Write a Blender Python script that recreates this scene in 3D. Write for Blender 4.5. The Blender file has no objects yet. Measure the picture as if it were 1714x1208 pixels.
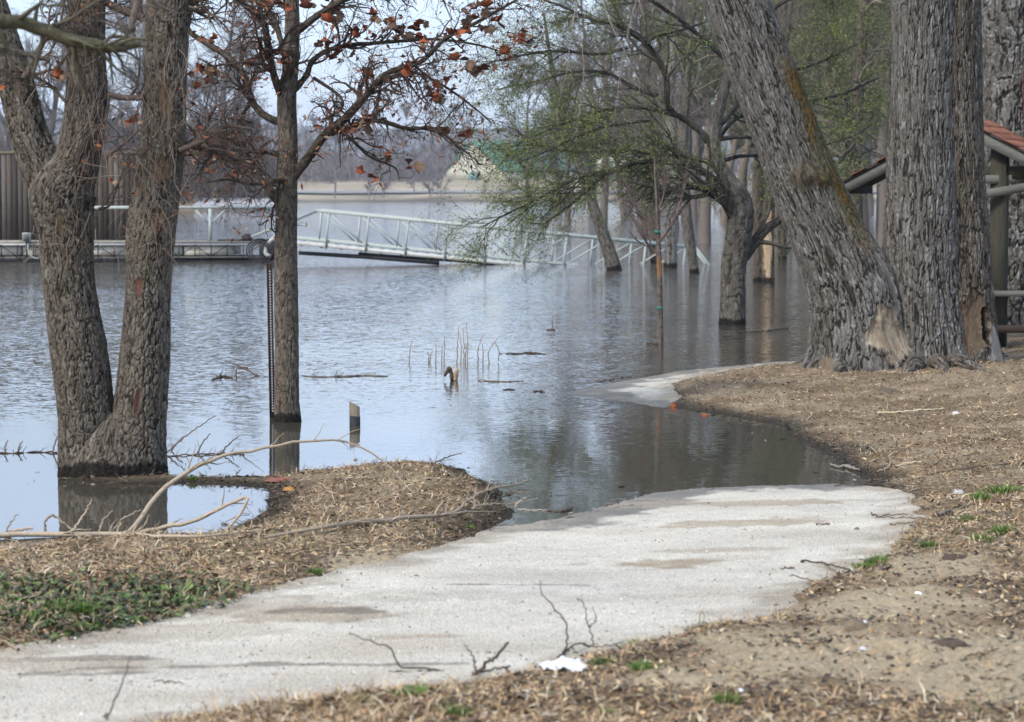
import bpy, math, random
import numpy as np
from mathutils import Vector
rng = np.random.default_rng(7)
random.seed(7)
R = math.radians
scene = bpy.context.scene
# ------------------------------------------------------------------ camera, light, exposure
F, CX, CY, HC, PITCH = 4000.0, 857.0, 604.0, 1.9, math.atan(284 / 4000)
cam_d = bpy.data.cameras.new('camera'); cam = bpy.data.objects.new('camera', cam_d)
scene.collection.objects.link(cam); scene.camera = cam
cam.location = (0, 0, HC); cam.rotation_euler = (math.pi / 2 - PITCH, 0, 0)
cam_d.sensor_width = 36; cam_d.lens = 36 * F / 1714; cam_d.clip_start = .5; cam_d.clip_end = 6000
cam_d.dof.use_dof = True; cam_d.dof.focus_distance = 19.5; cam_d.dof.aperture_fstop = 5.0
world = bpy.data.worlds.new('World'); scene.world = world; world.use_nodes = True
SUN_EL, SUN_AZ = R(42), R(-135)            # azimuth measured from +Y towards +X
wn = world.node_tree; wn.nodes.clear()
def wnode(t, **kw):
    n = wn.nodes.new(t)
    for k, v in kw.items(): setattr(n, k, v)
    return n
sky = wnode('ShaderNodeTexSky', sky_type='NISHITA', sun_disc=False, sun_elevation=SUN_EL, sun_rotation=SUN_AZ,
            air_density=1.0, dust_density=2.2, ozone_density=1.6, altitude=100)
tc = wnode('ShaderNodeTexCoord'); mp = wnode('ShaderNodeMapping'); mp.inputs['Scale'].default_value = (1, 1, 4.5)
nz = wnode('ShaderNodeTexNoise'); nz.inputs['Scale'].default_value = 3.2; nz.inputs['Detail'].default_value = 6
cr = wnode('ShaderNodeValToRGB'); cr.color_ramp.elements[0].position = .35; cr.color_ramp.elements[1].position = .75
cr.color_ramp.elements[0].color = (.25, .25, .25, 1); cr.color_ramp.elements[1].color = (.66, .66, .66, 1)
mx = wnode('ShaderNodeMix', data_type='RGBA'); mx.inputs[7].default_value = (8.6, 10.4, 14.0, 1)
bg = wnode('ShaderNodeBackground'); bg.inputs[1].default_value = .15; wo = wnode('ShaderNodeOutputWorld')
L = wn.links.new
L(tc.outputs['Generated'], mp.inputs[0]); L(mp.outputs[0], nz.inputs[0]); L(nz.outputs[0], cr.inputs[0])
L(cr.outputs[0], mx.inputs[0]); L(sky.outputs[0], mx.inputs[6]); L(mx.outputs[2], bg.inputs[0]); L(bg.outputs[0], wo.inputs[0])
sl = bpy.data.lights.new('sun', 'SUN'); sl.energy = 2.9; sl.angle = R(9); sl.color = (1, .95, .87)
so = bpy.data.objects.new('sun', sl); scene.collection.objects.link(so)
sd_ = Vector((math.sin(SUN_AZ) * math.cos(SUN_EL), math.cos(SUN_AZ) * math.cos(SUN_EL), math.sin(SUN_EL)))
so.rotation_euler = sd_.to_track_quat('Z', 'Y').to_euler(); so.location = sd_ * 60
scene.view_settings.view_transform = 'Standard'; scene.view_settings.look = 'None'
scene.view_settings.exposure = 0.32; scene.view_settings.gamma = 1
scene.render.engine = 'CYCLES'
cy = scene.cycles; cy.max_bounces = 5; cy.diffuse_bounces = 2; cy.glossy_bounces = 2; cy.transmission_bounces = 2
cy.volume_bounces = 0; cy.caustics_reflective = False; cy.caustics_refractive = False; cy.use_denoising = True
cy.use_adaptive_sampling = True; cy.adaptive_threshold = .02
HAZE = 0.0003

# ------------------------------------------------------------------ pixel -> place helpers
cp, sp_ = math.cos(PITCH), math.sin(PITCH)
def ray(px, py):
    a, b = (np.asarray(px, float) - CX) / F, (CY - np.asarray(py, float)) / F
    return a, cp + b * sp_, -sp_ + b * cp
def at(px, py, Y):
    """the point of the world seen at a pixel of the photograph, at distance Y"""
    dx, dy, dz = ray(px, py); t = Y / dy
    return np.stack(np.broadcast_arrays(dx * t, Y, HC + dz * t), -1)
def onz(px, py, z=0.0):
    dx, dy, dz = ray(px, py); t = (z - HC) / dz
    return np.stack(np.broadcast_arrays(dx * t, dy * t, z), -1)

# ------------------------------------------------------------------ noise
def _h(ix, iy, iz, s):
    with np.errstate(over='ignore'):
        h = (ix.astype(np.uint32) * np.uint32(374761393) + iy.astype(np.uint32) * np.uint32(668265263)
             + iz.astype(np.uint32) * np.uint32(2147483647 - 58) + np.uint32((s * 974711 + 12345) & 0xffffffff))
        h ^= h >> np.uint32(13); h *= np.uint32(1274126177); h ^= h >> np.uint32(16)
        h *= np.uint32(2246822519); h ^= h >> np.uint32(15)
    return (h & np.uint32(0xffffff)).astype(np.float64) / 16777215.0
def vnoise(x, y, z=0.0, s=0, per=None):
    x, y, z = np.broadcast_arrays(np.asarray(x, float), np.asarray(y, float), np.asarray(z, float))
    ix, iy, iz = np.floor(x).astype(np.int64), np.floor(y).astype(np.int64), np.floor(z).astype(np.int64)
    fx, fy, fz = x - ix, y - iy, z - iz
    fx, fy, fz = [f * f * (3 - 2 * f) for f in (fx, fy, fz)]
    w = (lambda a: a % per) if per else (lambda a: a)
    r = 0
    for a in (0, 1):
        for b in (0, 1):
            for c in (0, 1):
                wgt = (fx if a else 1 - fx) * (fy if b else 1 - fy) * (fz if c else 1 - fz)
                r = r + wgt * _h(w(ix + a), iy + b, iz + c, s)
    return r * 2 - 1
def fbm(x, y, z=0.0, s=0, o=4, per=None):
    r, a, f = 0, .5, 1
    for i in range(o):
        r = r + a * vnoise(np.asarray(x) * f, np.asarray(y) * f, np.asarray(z) * f, s + i, per * f if per else None)
        a *= .5; f *= 2
    return r
def cells(u, v, per, s):
    """periodic cellular noise: F1, F2 and a random number per cell"""
    iu, iv = np.floor(u).astype(np.int64), np.floor(v).astype(np.int64)
    f1 = np.full(u.shape, 9.); f2 = np.full(u.shape, 9.); idd = np.zeros(u.shape)
    for a in (-1, 0, 1):
        for b in (-1, 0, 1):
            cu, cv = iu + a, iv + b; m = cu % per
            pu = cu + .1 + .8 * _h(m, cv, cv * 0, s); pv = cv + .1 + .8 * _h(m, cv, cv * 0, s + 1)
            d = np.hypot(pu - u, pv - v); k = d < f1
            f2 = np.where(k, f1, np.minimum(f2, d)); idd = np.where(k, _h(m, cv, cv * 0, s + 2), idd); f1 = np.where(k, d, f1)
    return f1, f2, idd
def sm(a, b, x): t = np.clip((x - a) / (b - a), 0, 1); return t * t * (3 - 2 * t)
def mixc(a, b, t): return a + (b - a) * t[..., None]

# ------------------------------------------------------------------ objects
def mesh(name, V, faces, mat=None, col=None, smooth=False):
    me = bpy.data.meshes.new(name); V = np.asarray(V, np.float32).reshape(-1, 3)
    fs = faces if isinstance(faces, (list, tuple)) else [faces]
    fs = [np.asarray(f, np.int32) for f in fs if len(f)]
    me.vertices.add(len(V)); me.vertices.foreach_set('co', V.ravel())
    li = np.concatenate([f.ravel() for f in fs]); tot = np.concatenate([np.full(len(f), f.shape[1], np.int32) for f in fs])
    me.loops.add(len(li)); me.loops.foreach_set('vertex_index', li)
    me.polygons.add(len(tot)); me.polygons.foreach_set('loop_start', np.concatenate([[0], np.cumsum(tot)[:-1]]).astype(np.int32))
    me.polygons.foreach_set('loop_total', tot)
    if smooth: me.polygons.foreach_set('use_smooth', np.ones(len(tot), bool))
    if col is not None:
        at_ = me.color_attributes.new('col', 'FLOAT_COLOR', 'POINT')
        c = np.ones((len(V), 4), np.float32); c[:, :3] = np.asarray(col, np.float32).reshape(-1, 3) if np.ndim(col) > 1 else np.asarray(col, np.float32)
        at_.data.foreach_set('color', c.ravel())
    if mat: me.materials.append(mat)
    me.update(calc_edges=True); me.validate()
    return me
def link(name, me, parent=None, label=None, cat=None, group=None, kind=None, loc=None, rot=None):
    o = bpy.data.objects.new(name, me); scene.collection.objects.link(o)
    if parent: o.parent = parent
    if loc is not None: o.location = tuple(float(c) for c in loc)
    if rot is not None: o.rotation_euler = rot
    if label: o['label'] = label
    if cat: o['category'] = cat
    if group: o['group'] = group
    if kind: o['kind'] = kind
    return o
def thing(name, label, cat, loc=(0, 0, 0), group=None, rot=None): return link(name, None, None, label, cat, group, None, loc, rot)
class MB:
    """collects boxes, bars and sheets into one mesh"""
    def __init__(s): s.v = []; s.q = []; s.t = []; s.n = 0
    def add(s, V, q=(), t=()):
        s.v.append(np.asarray(V, float).reshape(-1, 3)); s.q += [[a + s.n for a in f] for f in q]; s.t += [[a + s.n for a in f] for f in t]
        s.n += len(s.v[-1]); return s
    def hexa(s, P): return s.add(P, q=[(0, 3, 2, 1), (4, 5, 6, 7), (0, 1, 5, 4), (1, 2, 6, 5), (2, 3, 7, 6), (3, 0, 4, 7)])
    def box(s, x0, x1, y0, y1, z0, z1):
        return s.hexa([(x0, y0, z0), (x1, y0, z0), (x1, y1, z0), (x0, y1, z0), (x0, y0, z1), (x1, y0, z1), (x1, y1, z1), (x0, y1, z1)])
    def bar(s, a, b, w, h=None, up=(0, 0, 1)):
        h = h or w; a, b, up = np.array(a, float), np.array(b, float), np.array(up, float)
        d = b - a; d /= np.linalg.norm(d); u = np.cross(d, up)
        if np.linalg.norm(u) < 1e-3: u = np.cross(d, (1, 0, 0))
        u /= np.linalg.norm(u); v = np.cross(u, d); u = u * w / 2; v = v * h / 2
        return s.hexa([a - u - v, a + u - v, a + u + v, a - u + v, b - u - v, b + u - v, b + u + v, b - u + v])
    def tube(s, pts, r, k=8, cap=True):
        V, Q = tube_geo(np.asarray(pts, float)[None], np.broadcast_to(np.asarray(r, float), (len(pts),))[None], k)
        n = len(pts); T = []
        if cap:
            base = len(V); V = np.vstack([V, pts[0], pts[-1]])
            T = [(base, (i + 1) % k, i) for i in range(k)] + [(base + 1, (n - 1) * k + i, (n - 1) * k + (i + 1) % k) for i in range(k)]
        return s.add(V, Q.tolist(), T)
    def mesh(s, name, mat, col=None, smooth=False): return mesh(name, np.vstack(s.v), [np.array(f) for f in (s.q, s.t) if len(f)], mat, col, smooth)
    def build(s, name, mat, parent=None, col=None, smooth=False, **kw): return link(name, s.mesh(name, mat, col, smooth), parent, **kw)
def tube_geo(P, Rd, k):
    """P (M,n,3) polylines, Rd (M,n) radii -> vertices and quads of k-sided tubes"""
    M, n, _ = P.shape; T = np.gradient(P, axis=1); T /= np.linalg.norm(T, axis=2, keepdims=True) + 1e-9
    mean = T.mean(1); ax = np.zeros((M, 3)); ax[np.arange(M), np.argmin(np.abs(mean), 1)] = 1
    U = np.cross(T, ax[:, None, :]); U /= np.linalg.norm(U, axis=2, keepdims=True) + 1e-9; W = np.cross(T, U)
    th = np.arange(k) * 2 * math.pi / k
    V = P[:, :, None, :] + Rd[:, :, None, None] * (U[:, :, None, :] * np.cos(th)[:, None] + W[:, :, None, :] * np.sin(th)[:, None])
    base = (np.arange(M) * n * k)[:, None, None] + (np.arange(n - 1) * k)[None, :, None]; i = np.arange(k)[None, None, :]; j = (i + 1) % k
    Q = np.stack([base + i, base + j, base + k + j, base + k + i], -1).reshape(-1, 4)
    return V.reshape(-1, 3), Q
class Tubes:
    def __init__(s): s.V = []; s.Q = []; s.C = []; s.n = 0
    def add(s, P, Rd, k, col):
        V, Q = tube_geo(P, Rd, k); s.V.append(V); s.Q.append(Q + s.n); s.n += len(V)
        col = np.asarray(col, float); tint = (.75 + .5 * rng.random((P.shape[0], 1, 1)))
        s.C.append((np.broadcast_to(col, (P.shape[0], P.shape[1] * k, 3)) * tint).reshape(-1, 3))
    def mesh(s, name, mat, smooth=True): return mesh(name, np.vstack(s.V), np.vstack(s.Q), mat, np.vstack(s.C), smooth)
def nrm(v): return v / (np.linalg.norm(v, axis=-1, keepdims=True) + 1e-9)
def grow(S, D, Ln, r0, n, wander=.25, trop=(0, 0, 0), tip=.25):
    M = len(S); P = [S]; D = nrm(D); Rr = [r0]; tr = np.asarray(trop, float)
    for i in range(n):
        D = nrm(D + rng.normal(0, wander, (M, 3)) + tr); P.append(P[-1] + D * (Ln / n)[:, None]); Rr.append(r0 * (1 - (1 - tip) * (i + 1) / n))
    return np.stack(P, 1), np.stack(Rr, 1)
def kids(P, Rd, K, Lmean, ang=(.5, 1.1), t0=.15, rk=.6, rmin=.002, flat=1.0, t1=1.0, lt=.5):
    M, n, _ = P.shape; ln = np.linalg.norm(np.diff(P, axis=1), axis=2).sum(1); idx = rng.choice(M, K, p=ln / ln.sum())
    t = t0 + (t1 - t0) * rng.random(K); f = t * (n - 1); i = np.minimum(f.astype(int), n - 2); fr = (f - i)[:, None]
    pos = P[idx, i] * (1 - fr) + P[idx, i + 1] * fr; tan = nrm(P[idx, i + 1] - P[idx, i]); rr = Rd[idx, i] * (1 - fr[:, 0]) + Rd[idx, i + 1] * fr[:, 0]
    perp = rng.normal(size=(K, 3)); perp[:, 1] *= flat; perp -= tan * (perp * tan).sum(1, keepdims=True); perp = nrm(perp)
    a = rng.uniform(ang[0], ang[1], K)[:, None]
    D = tan * np.cos(a) + perp * np.sin(a); Ln = Lmean * (1 - lt * t) * rng.uniform(.55, 1.4, K)
    return pos, D, Ln, np.maximum(rr * rk, rmin)
def resample(pts, n):
    """smooth curve through the points, with the last column interpolated too"""
    p = np.asarray(pts, float); m = len(p); q = np.vstack([2 * p[0] - p[1], p, 2 * p[-1] - p[-2]])
    d = np.concatenate([[0], np.cumsum(np.linalg.norm(np.diff(p[:, :3], axis=0), axis=1))]); ts = np.interp(np.linspace(0, d[-1], n), d, np.arange(m))
    i = np.minimum(ts.astype(int), m - 2); f = (ts - i)[:, None]; a, b, c, e = q[i], q[i + 1], q[i + 2], q[i + 3]
    return .5 * (2 * b + (c - a) * f + (2 * a - 5 * b + 4 * c - e) * f ** 2 + (3 * b - a - 3 * c + e) * f ** 3)

# ------------------------------------------------------------------ materials
def newmat(name, rough=.9, spec=.3):
    m = bpy.data.materials.new(name); m.use_nodes = True; nt = m.node_tree; b = nt.nodes['Principled BSDF']
    b.inputs['Roughness'].default_value = rough; b.inputs['Specular IOR Level'].default_value = spec
    return m, nt, b
def nn(nt, t, **kw):
    n = nt.nodes.new(t)
    for k, v in kw.items():
        if k[0] == '_': n.inputs[k[1:].replace('_', ' ')].default_value = v
        else: setattr(n, k, v)
    return n
def colmat(name, scale=30, var=.35, bump=.0, bscale=80, rough=.9, spec=.25, stretch=(1, 1, 1), base=None, sheen=0):
    """colour from the mesh's own colour attribute (or base), broken up by grain noise, with fine relief"""
    m, nt, b = newmat(name, rough, spec); l = nt.links.new
    tc = nn(nt, 'ShaderNodeTexCoord'); mp = nn(nt, 'ShaderNodeMapping'); mp.inputs['Scale'].default_value = stretch; l(tc.outputs['Object'], mp.inputs[0])
    nz = nn(nt, 'ShaderNodeTexNoise', _Scale=scale, _Detail=5, _Roughness=.65); l(mp.outputs[0], nz.inputs['Vector'])
    mr = nn(nt, 'ShaderNodeMapRange'); mr.inputs[1].default_value = .25; mr.inputs[2].default_value = .75
    mr.inputs[3].default_value = 1 - var; mr.inputs[4].default_value = 1 + var; l(nz.outputs[0], mr.inputs[0])
    mul = nn(nt, 'ShaderNodeVectorMath', operation='MULTIPLY')
    if base is None:
        a = nn(nt, 'ShaderNodeAttribute', attribute_name='col'); l(a.outputs['Color'], mul.inputs[0])
    else: mul.inputs[0].default_value = base
    l(mr.outputs[0], mul.inputs[1]); l(mul.outputs[0], b.inputs['Base Color'])
    if bump:
        n2 = nn(nt, 'ShaderNodeTexNoise', _Scale=bscale, _Detail=5, _Roughness=.7); l(mp.outputs[0], n2.inputs['Vector'])
        bp = nn(nt, 'ShaderNodeBump', _Distance=bump, _Strength=1.0); l(n2.outputs[0], bp.inputs['Height']); l(bp.outputs[0], b.inputs['Normal'])
    return m
M_bark = colmat('rough_bark', 45, .4, .012, 55, .95, .15, (1, 1, .45))
M_twig = colmat('twig_bark', 60, .3, 0, 80, .9, .2)
M_ground = colmat('soil', 38, .38, .02, 45, .95, .12)
M_litter = colmat('dead_leaves_and_grass', 90, .2, 0, 80, .85, .25)
M_green = colmat('green_leaf', 70, .25, 0, 80, .7, .35)
M_far = colmat('far_branches', .5, .25, 0, 1, .95, .1)
M_farground = colmat('bank_soil', .12, .35, .3, .4, .95, .1)
M_grey = colmat('grey_green_paint', 14, .14, .001, 120, .55, .4, base=(.33, .37, .35))
M_kerb = colmat('white_kerb_paint', 9, .18, .001, 90, .5, .4, base=(.42, .42, .40))
M_dark = colmat('dark_rubber', 20, .3, .002, 60, .7, .3, base=(.022, .022, .024))
M_cream = colmat('weathered_float_shell', 5, .3, .004, 30, .7, .3, base=(.66, .64, .54))
M_rust = colmat('brown_steel', 60, .4, .002, 120, .75, .3, base=(.035, .024, .022))
M_wood = colmat('grey_weathered_board', 9, .38, .006, 14, .9, .2, (4, 4, .35))
M_woodx = colmat('grey_weathered_rail', 9, .3, .004, 20, .85, .2, (.4, 4, 4), base=(.12, .12, .105))
M_post = colmat('shelter_post_wood', 9, .35, .005, 20, .9, .2, (4, 4, .4), base=(.045, .042, .03))
M_brown = colmat('brown_painted_board', 9, .35, .003, 20, .9, .2, (.4, 4, 4), base=(.045, .032, .026))
M_shingle = colmat('red_shingle', 60, .35, .004, 90, .95, .1)
M_paper = colmat('crumpled_white_paper', 6, .04, .003, 14, .8, .2, base=(.62, .63, .66))
M_stone = colmat('stone', 40, .35, .006, 50, .95, .2)
M_wall = colmat('cream_wall', 1, .06, 0, 1, .8, .2, base=(.62, .60, .48))
M_roof = colmat('green_metal_roof', 1, .08, 0, 1, .5, .4, base=(.10, .24, .20))
M_tie = colmat('green_tie', 60, .1, 0, 1, .6, .4, base=(.01, .16, .12))

# ------------------------------------------------------------------ the lie of the land
SH = [(-900, 960), (-200, 930), (0, 922), (60, 914), (110, 905), (200, 903), (270, 899), (330, 897), (388, 888), (418, 868), (450, 852), (452, 830), (438, 818),
      (360, 810), (290, 809), (200, 812), (110, 806), (112, 797), (200, 800), (285, 797), (360, 800), (430, 800), (500, 790), (560, 786), (640, 778), (720, 776), (780, 786), (800, 800), (838, 818),
      (852, 838), (862, 856), (850, 870), (836, 884), (880, 882), (950, 873), (1010, 859), (1060, 846), (1110, 829), (1180, 821), (1270, 817), (1380, 814),
      (1440, 811), (1452, 802), (1415, 785), (1395, 765), (1350, 745), (1322, 728), (1310, 712), (1250, 702), (1190, 692), (1130, 683), (1075, 672), (1010, 664), (968, 660),
      (1010, 650), (1050, 640), (1100, 632), (1150, 622), (1250, 612), (1310, 604), (1345, 596), (1480, 588), (1560, 570), (1714, 552), (2300, 520), (3400, 500)]
land = [onz(x, y)[:2] for x, y in SH] + [np.array((40., 34.)), np.array((40., -6.)), np.array((-30., -6.)), np.array((-30., 11.))]
GX0, GX1, GY0, GY1, GS = -12., 22., 4., 44., .05
gx, gy = np.arange(GX0, GX1, GS), np.arange(GY0, GY1, GS); GXX, GYY = np.meshgrid(gx, gy)
def poly_sd(X, Y, poly):
    P = np.array(poly); Q = np.roll(P, -1, 0); d = np.full(X.shape, 1e9); ins = np.zeros(X.shape, bool)
    for (ax, ay), (bx, by) in zip(P, Q):
        ex, ey = bx - ax, by - ay; t = np.clip(((X - ax) * ex + (Y - ay) * ey) / (ex * ex + ey * ey + 1e-12), 0, 1)
        d = np.minimum(d, (X - ax - t * ex) ** 2 + (Y - ay - t * ey) ** 2)
        c = (ay > Y) != (by > Y)
        if ay != by: ins ^= c & (X < (bx - ax) * (Y - ay) / (by - ay) + ax)
    return np.where(ins, 1, -1) * np.sqrt(d)
S_land = poly_sd(GXX, GYY, land)
def look(G, X, Y):
    fx = np.clip((np.asarray(X, float) - GX0) / GS, 0, len(gx) - 2); fy = np.clip((np.asarray(Y, float) - GY0) / GS, 0, len(gy) - 2)
    i, j = fx.astype(int), fy.astype(int); a, b = fx - i, fy - j
    return (G[j, i] * (1 - a) + G[j, i + 1] * a) * (1 - b) + (G[j + 1, i] * (1 - a) + G[j + 1, i + 1] * a) * b
def proj_poly(pts):
    out = []
    for x, y in pts:
        z = .05
        for _ in range(25):
            p = onz(x, y, z); z = .6 * z + .4 * float(np.clip(.034 * look(S_land, p[0], p[1]), 0, .19))
        out.append(onz(x, y, z)[:2])
    return out
PATH = [(-700, 1180), (-200, 1110), (0, 1092), (130, 1068), (230, 1045), (350, 1016), (440, 990), (560, 962), (640, 945), (700, 925), (760, 905), (800, 893), (835, 880),
        (900, 862), (960, 830), (1100, 790), (1250, 790), (1370, 800), (1440, 812), (1505, 822), (1535, 850), (1548, 876), (1520, 905), (1450, 940), (1380, 980), (1280, 1030), (1150, 1062), (990, 1100),
        (900, 1128), (860, 1138), (640, 1170), (430, 1188), (320, 1212), (100, 1280), (-400, 1420), (-1500, 1700), (-2500, 1500)]
SPIT = [(900, 690), (960, 640), (1060, 628), (1150, 616), (1250, 608), (1320, 602), (1335, 607), (1270, 615), (1170, 630), (1120, 645), (1135, 665), (1110, 690), (1000, 700)]
S_path = np.maximum(poly_sd(GXX, GYY, proj_poly(PATH)), poly_sd(GXX, GYY, proj_poly(SPIT)))
S_path = S_path + .08 * fbm(GXX * 1.9, GYY * 1.2, s=3) + .07 * fbm(GXX * 6, GYY * 4.5, s=33)
S_land2 = S_land + (.05 * fbm(GXX * 2.5, GYY * 1.8, s=5) + .035 * fbm(GXX * 9, GYY * 7, s=6)) * np.where(S_path > 0, .35, 1)
pm = sm(-.25, .12, S_path)
hp = np.where(S_land2 > 0, np.minimum(.034 * S_land2, .19), .05 * S_land2)
hg = np.where(S_land2 > 0, np.minimum(.034 * S_land2, .19) + .04 * (1 - np.exp(-np.maximum(S_land2, 0) / .25)) + .02 * sm(.05, .8, -S_path) * sm(0, .5, S_land2), .3 * S_land2)
lump = (.036 * fbm(GXX * 1.1, GYY * 1.1, s=8) + .034 * fbm(GXX * 4, GYY * 4, s=9) + .018 * fbm(GXX * 13, GYY * 13, s=10, o=2)) * sm(.02, .5, S_land2)
HG = np.maximum(hp * pm + (hg + lump) * (1 - pm), -.5)
def ground(X, Y): return look(HG, X, Y)
def og(px, py, dz=0.0):
    """the point of the ground (or water) seen at a pixel"""
    z = 0.05
    for _ in range(30):
        p = onz(px, py, z); z = .5 * z + .5 * max(float(ground(p[0], p[1])), 0)
    p = onz(px, py, z); p[2] = max(float(ground(p[0], p[1])), 0) + dz
    return p
def fan(py0, py1, dpy, t0, t1, dt, zref=.1):
    rows = np.arange(py0, py1, -dpy); Yr = onz(CX, rows, zref)[:, 1]; tt = np.arange(t0, t1, dt)
    return tt[None, :] * Yr[:, None], np.broadcast_to(Yr[:, None], (len(rows), len(tt)))
def grid_faces(keep):
    r, c = keep.shape; idx = np.arange(r * c).reshape(r, c)
    k = keep[:-1, :-1] | keep[1:, :-1] | keep[:-1, 1:] | keep[1:, 1:]
    q = np.stack([idx[:-1, :-1], idx[:-1, 1:], idx[1:, 1:], idx[1:, :-1]], -1)[k]
    used = np.unique(q); m = np.full(r * c, -1); m[used] = np.arange(len(used)); return used, m[q]
soil_a, soil_b, soil_c, mud = [np.array(c) for c in ((.165, .115, .066), (.27, .205, .13), (.37, .295, .19), (.035, .029, .022))]
BARE = [((1560, 960), (150, 40), .9), ((1400, 1140), (330, 70), .9), ((1650, 1170), (240, 110), 1.), ((1200, 1190), (300, 50), .7), ((1500, 1040), (200, 50), .8), ((1450, 1010), (120, 26), .6), ((1600, 1080), (190, 40), .5), ((620, 930), (90, 22), .9), ((500, 1010), (120, 26), .8), ((900, 1180), (200, 30), .4)]
def pxof(X, Y, Z=.12):
    zc = Y * cp + (HC - Z) * sp_; return CX + F * X / zc, CY - F * (-(HC - Z) * cp + Y * sp_) / zc
def bare_amt(X, Y):
    px, py = pxof(X, Y); b = 0 * X
    for (x, y), (rx, ry), a in BARE: b = np.maximum(b, a * np.exp(-(((px - x) / rx) ** 2 + ((py - y) / ry) ** 2)))
    return np.clip(b + .35 * fbm(X * 1.7, Y * 1.2, s=21), 0, 1)
def soil_col(X, Y, h):
    n = fbm(X * 3, Y * 3, s=11) + .5 * fbm(X * 17, Y * 17, s=12); b = bare_amt(X, Y)
    c = mixc(soil_a, soil_b, sm(-.4, .4, n)); c = mixc(c, np.array((.09, .068, .048)), .6 * sm(.15, .55, fbm(X * 2.4, Y * 1.6, s=111))); c = mixc(c, soil_c, sm(.25, .8, b + .2 * n))
    return mixc(mud, c, sm(.006, .06, h + .015 * fbm(X * 6, Y * 6, s=14)))
X, Y = fan(1560, 548, 1.9, -.36, .42, .0009)
h = ground(X, Y); fine = .006 * vnoise(X * 45, Y * 45, s=15) + .004 * vnoise(X * 110, Y * 110, s=16)
hh = h + fine * sm(.0, .03, h) - .02 * sm(0.02, .12, look(S_path, X, Y))
used, q = grid_faces((h > -.12))
V = np.stack([X, Y, hh], -1).reshape(-1, 3)[used]
link('ground', mesh('ground', V, q, M_ground, soil_col(X, Y, h).reshape(-1, 3)[used], True), kind='structure')
# land round about the camera and to the sides, coarse
xs = np.concatenate([np.arange(-60, -12, 1.5), np.arange(-12, 22, .5), np.arange(22, 70, 1.5)]); ys = np.concatenate([np.arange(-30, 6.4, .6)])
X, Y = np.meshgrid(xs, ys); hb = .12 + .03 * fbm(X * .7, Y * .7, s=8) - .06 * sm(4, 6.4, Y)
idx = np.arange(X.size).reshape(X.shape); q = np.stack([idx[:-1, :-1], idx[:-1, 1:], idx[1:, 1:], idx[1:, :-1]], -1).reshape(-1, 4)
link('lawn', mesh('lawn', np.stack([X, Y, hb], -1), q, M_ground, soil_col(X, Y, hb + 1).reshape(-1, 3), True), kind='structure')
# path
X, Y = fan(1560, 590, 1.7, -.36, .20, .0010)
sp0 = look(S_path, X, Y); h = ground(X, Y)
hh = h + .006 - .03 * sm(.01, -.05, sp0) + .0015 * vnoise(X * 60, Y * 60, s=44)
pc = np.broadcast_to(np.array((.54, .495, .405)), X.shape + (3,)).copy()
sand = np.array((.33, .265, .18)); px, py = pxof(X, Y, .1); wob = fbm(X * 2.2, Y * 2.8, s=47); wob2 = fbm(X * 12, Y * 12, s=147)
for (x, y), (rx, ry), a in [((1090, 934), (120, 13), .95), ((1250, 857), (130, 8), .75), ((520, 1034), (150, 15), .75), ((90, 1132), (180, 14), .6), ((1180, 908), (120, 4), .5),
                            ((380, 1010), (170, 20), .45), ((700, 1082), (60, 4), .6), ((1340, 822), (150, 6), .7), ((200, 1065), (260, 20), .4), ((820, 1000), (300, 10), .22), ((1330, 950), (110, 20), .15)]:
    e = ((px - x) / rx) ** 2 + ((py - y) / ry) ** 2 + 1.5 * wob + .8 * wob2; pc = mixc(pc, sand * (.9 + .1 * a), a * sm(1.35, .5, e))
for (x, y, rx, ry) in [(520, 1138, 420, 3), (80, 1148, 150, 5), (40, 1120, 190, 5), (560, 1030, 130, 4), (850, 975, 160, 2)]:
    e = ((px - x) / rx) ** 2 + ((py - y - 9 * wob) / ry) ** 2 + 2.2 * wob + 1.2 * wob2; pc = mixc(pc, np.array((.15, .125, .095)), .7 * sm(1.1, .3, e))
pc = mixc(pc, np.array((.30, .25, .18)), .8 * sm(.26, -.02, sp0 + .22 * fbm(X * 2.5, Y * 4, s=48) + .1 * wob2))
pc = mixc(pc, np.array((.16, .15, .13)), sm(.012, .005, h + .012 * fbm(X * 3, Y * 3, s=49) + .006 * fbm(X * 14, Y * 14, s=50)) * .9)
pc = mixc(pc, np.array((.36, .30, .22)), .55 * sm(.0, .5, fbm(X * .9, Y * 1.6, s=146) + .3 * wob2)); pc *= (1 + .16 * fbm(X * 1.6, Y * 2.2, s=46) + .16 * wob2)[..., None]; used, q = grid_faces((sp0 > -.05) & (h > -.05))
m, nt, b = newmat('fine_gravel_paving', .95, .2); l = nt.links.new
tcn = nn(nt, 'ShaderNodeTexCoord'); a = nn(nt, 'ShaderNodeAttribute', attribute_name='col')
vo = nn(nt, 'ShaderNodeTexVoronoi', _Scale=115.); l(tcn.outputs['Object'], vo.inputs['Vector'])
no = nn(nt, 'ShaderNodeTexNoise', _Scale=60., _Detail=6, _Roughness=.75); l(tcn.outputs['Object'], no.inputs['Vector'])
sx = nn(nt, 'ShaderNodeSeparateColor'); l(vo.outputs['Color'], sx.inputs[0])
m1 = nn(nt, 'ShaderNodeMapRange'); m1.inputs[3].default_value = .78; m1.inputs[4].default_value = 1.16; l(sx.outputs[0], m1.inputs[0])
m2 = nn(nt, 'ShaderNodeMapRange'); m2.inputs[1].default_value = .3; m2.inputs[2].default_value = .7; m2.inputs[3].default_value = .74; m2.inputs[4].default_value = 1.2; l(no.outputs[0], m2.inputs[0])
mm = nn(nt, 'ShaderNodeMath', operation='MULTIPLY'); l(m1.outputs[0], mm.inputs[0]); l(m2.outputs[0], mm.inputs[1])
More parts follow.
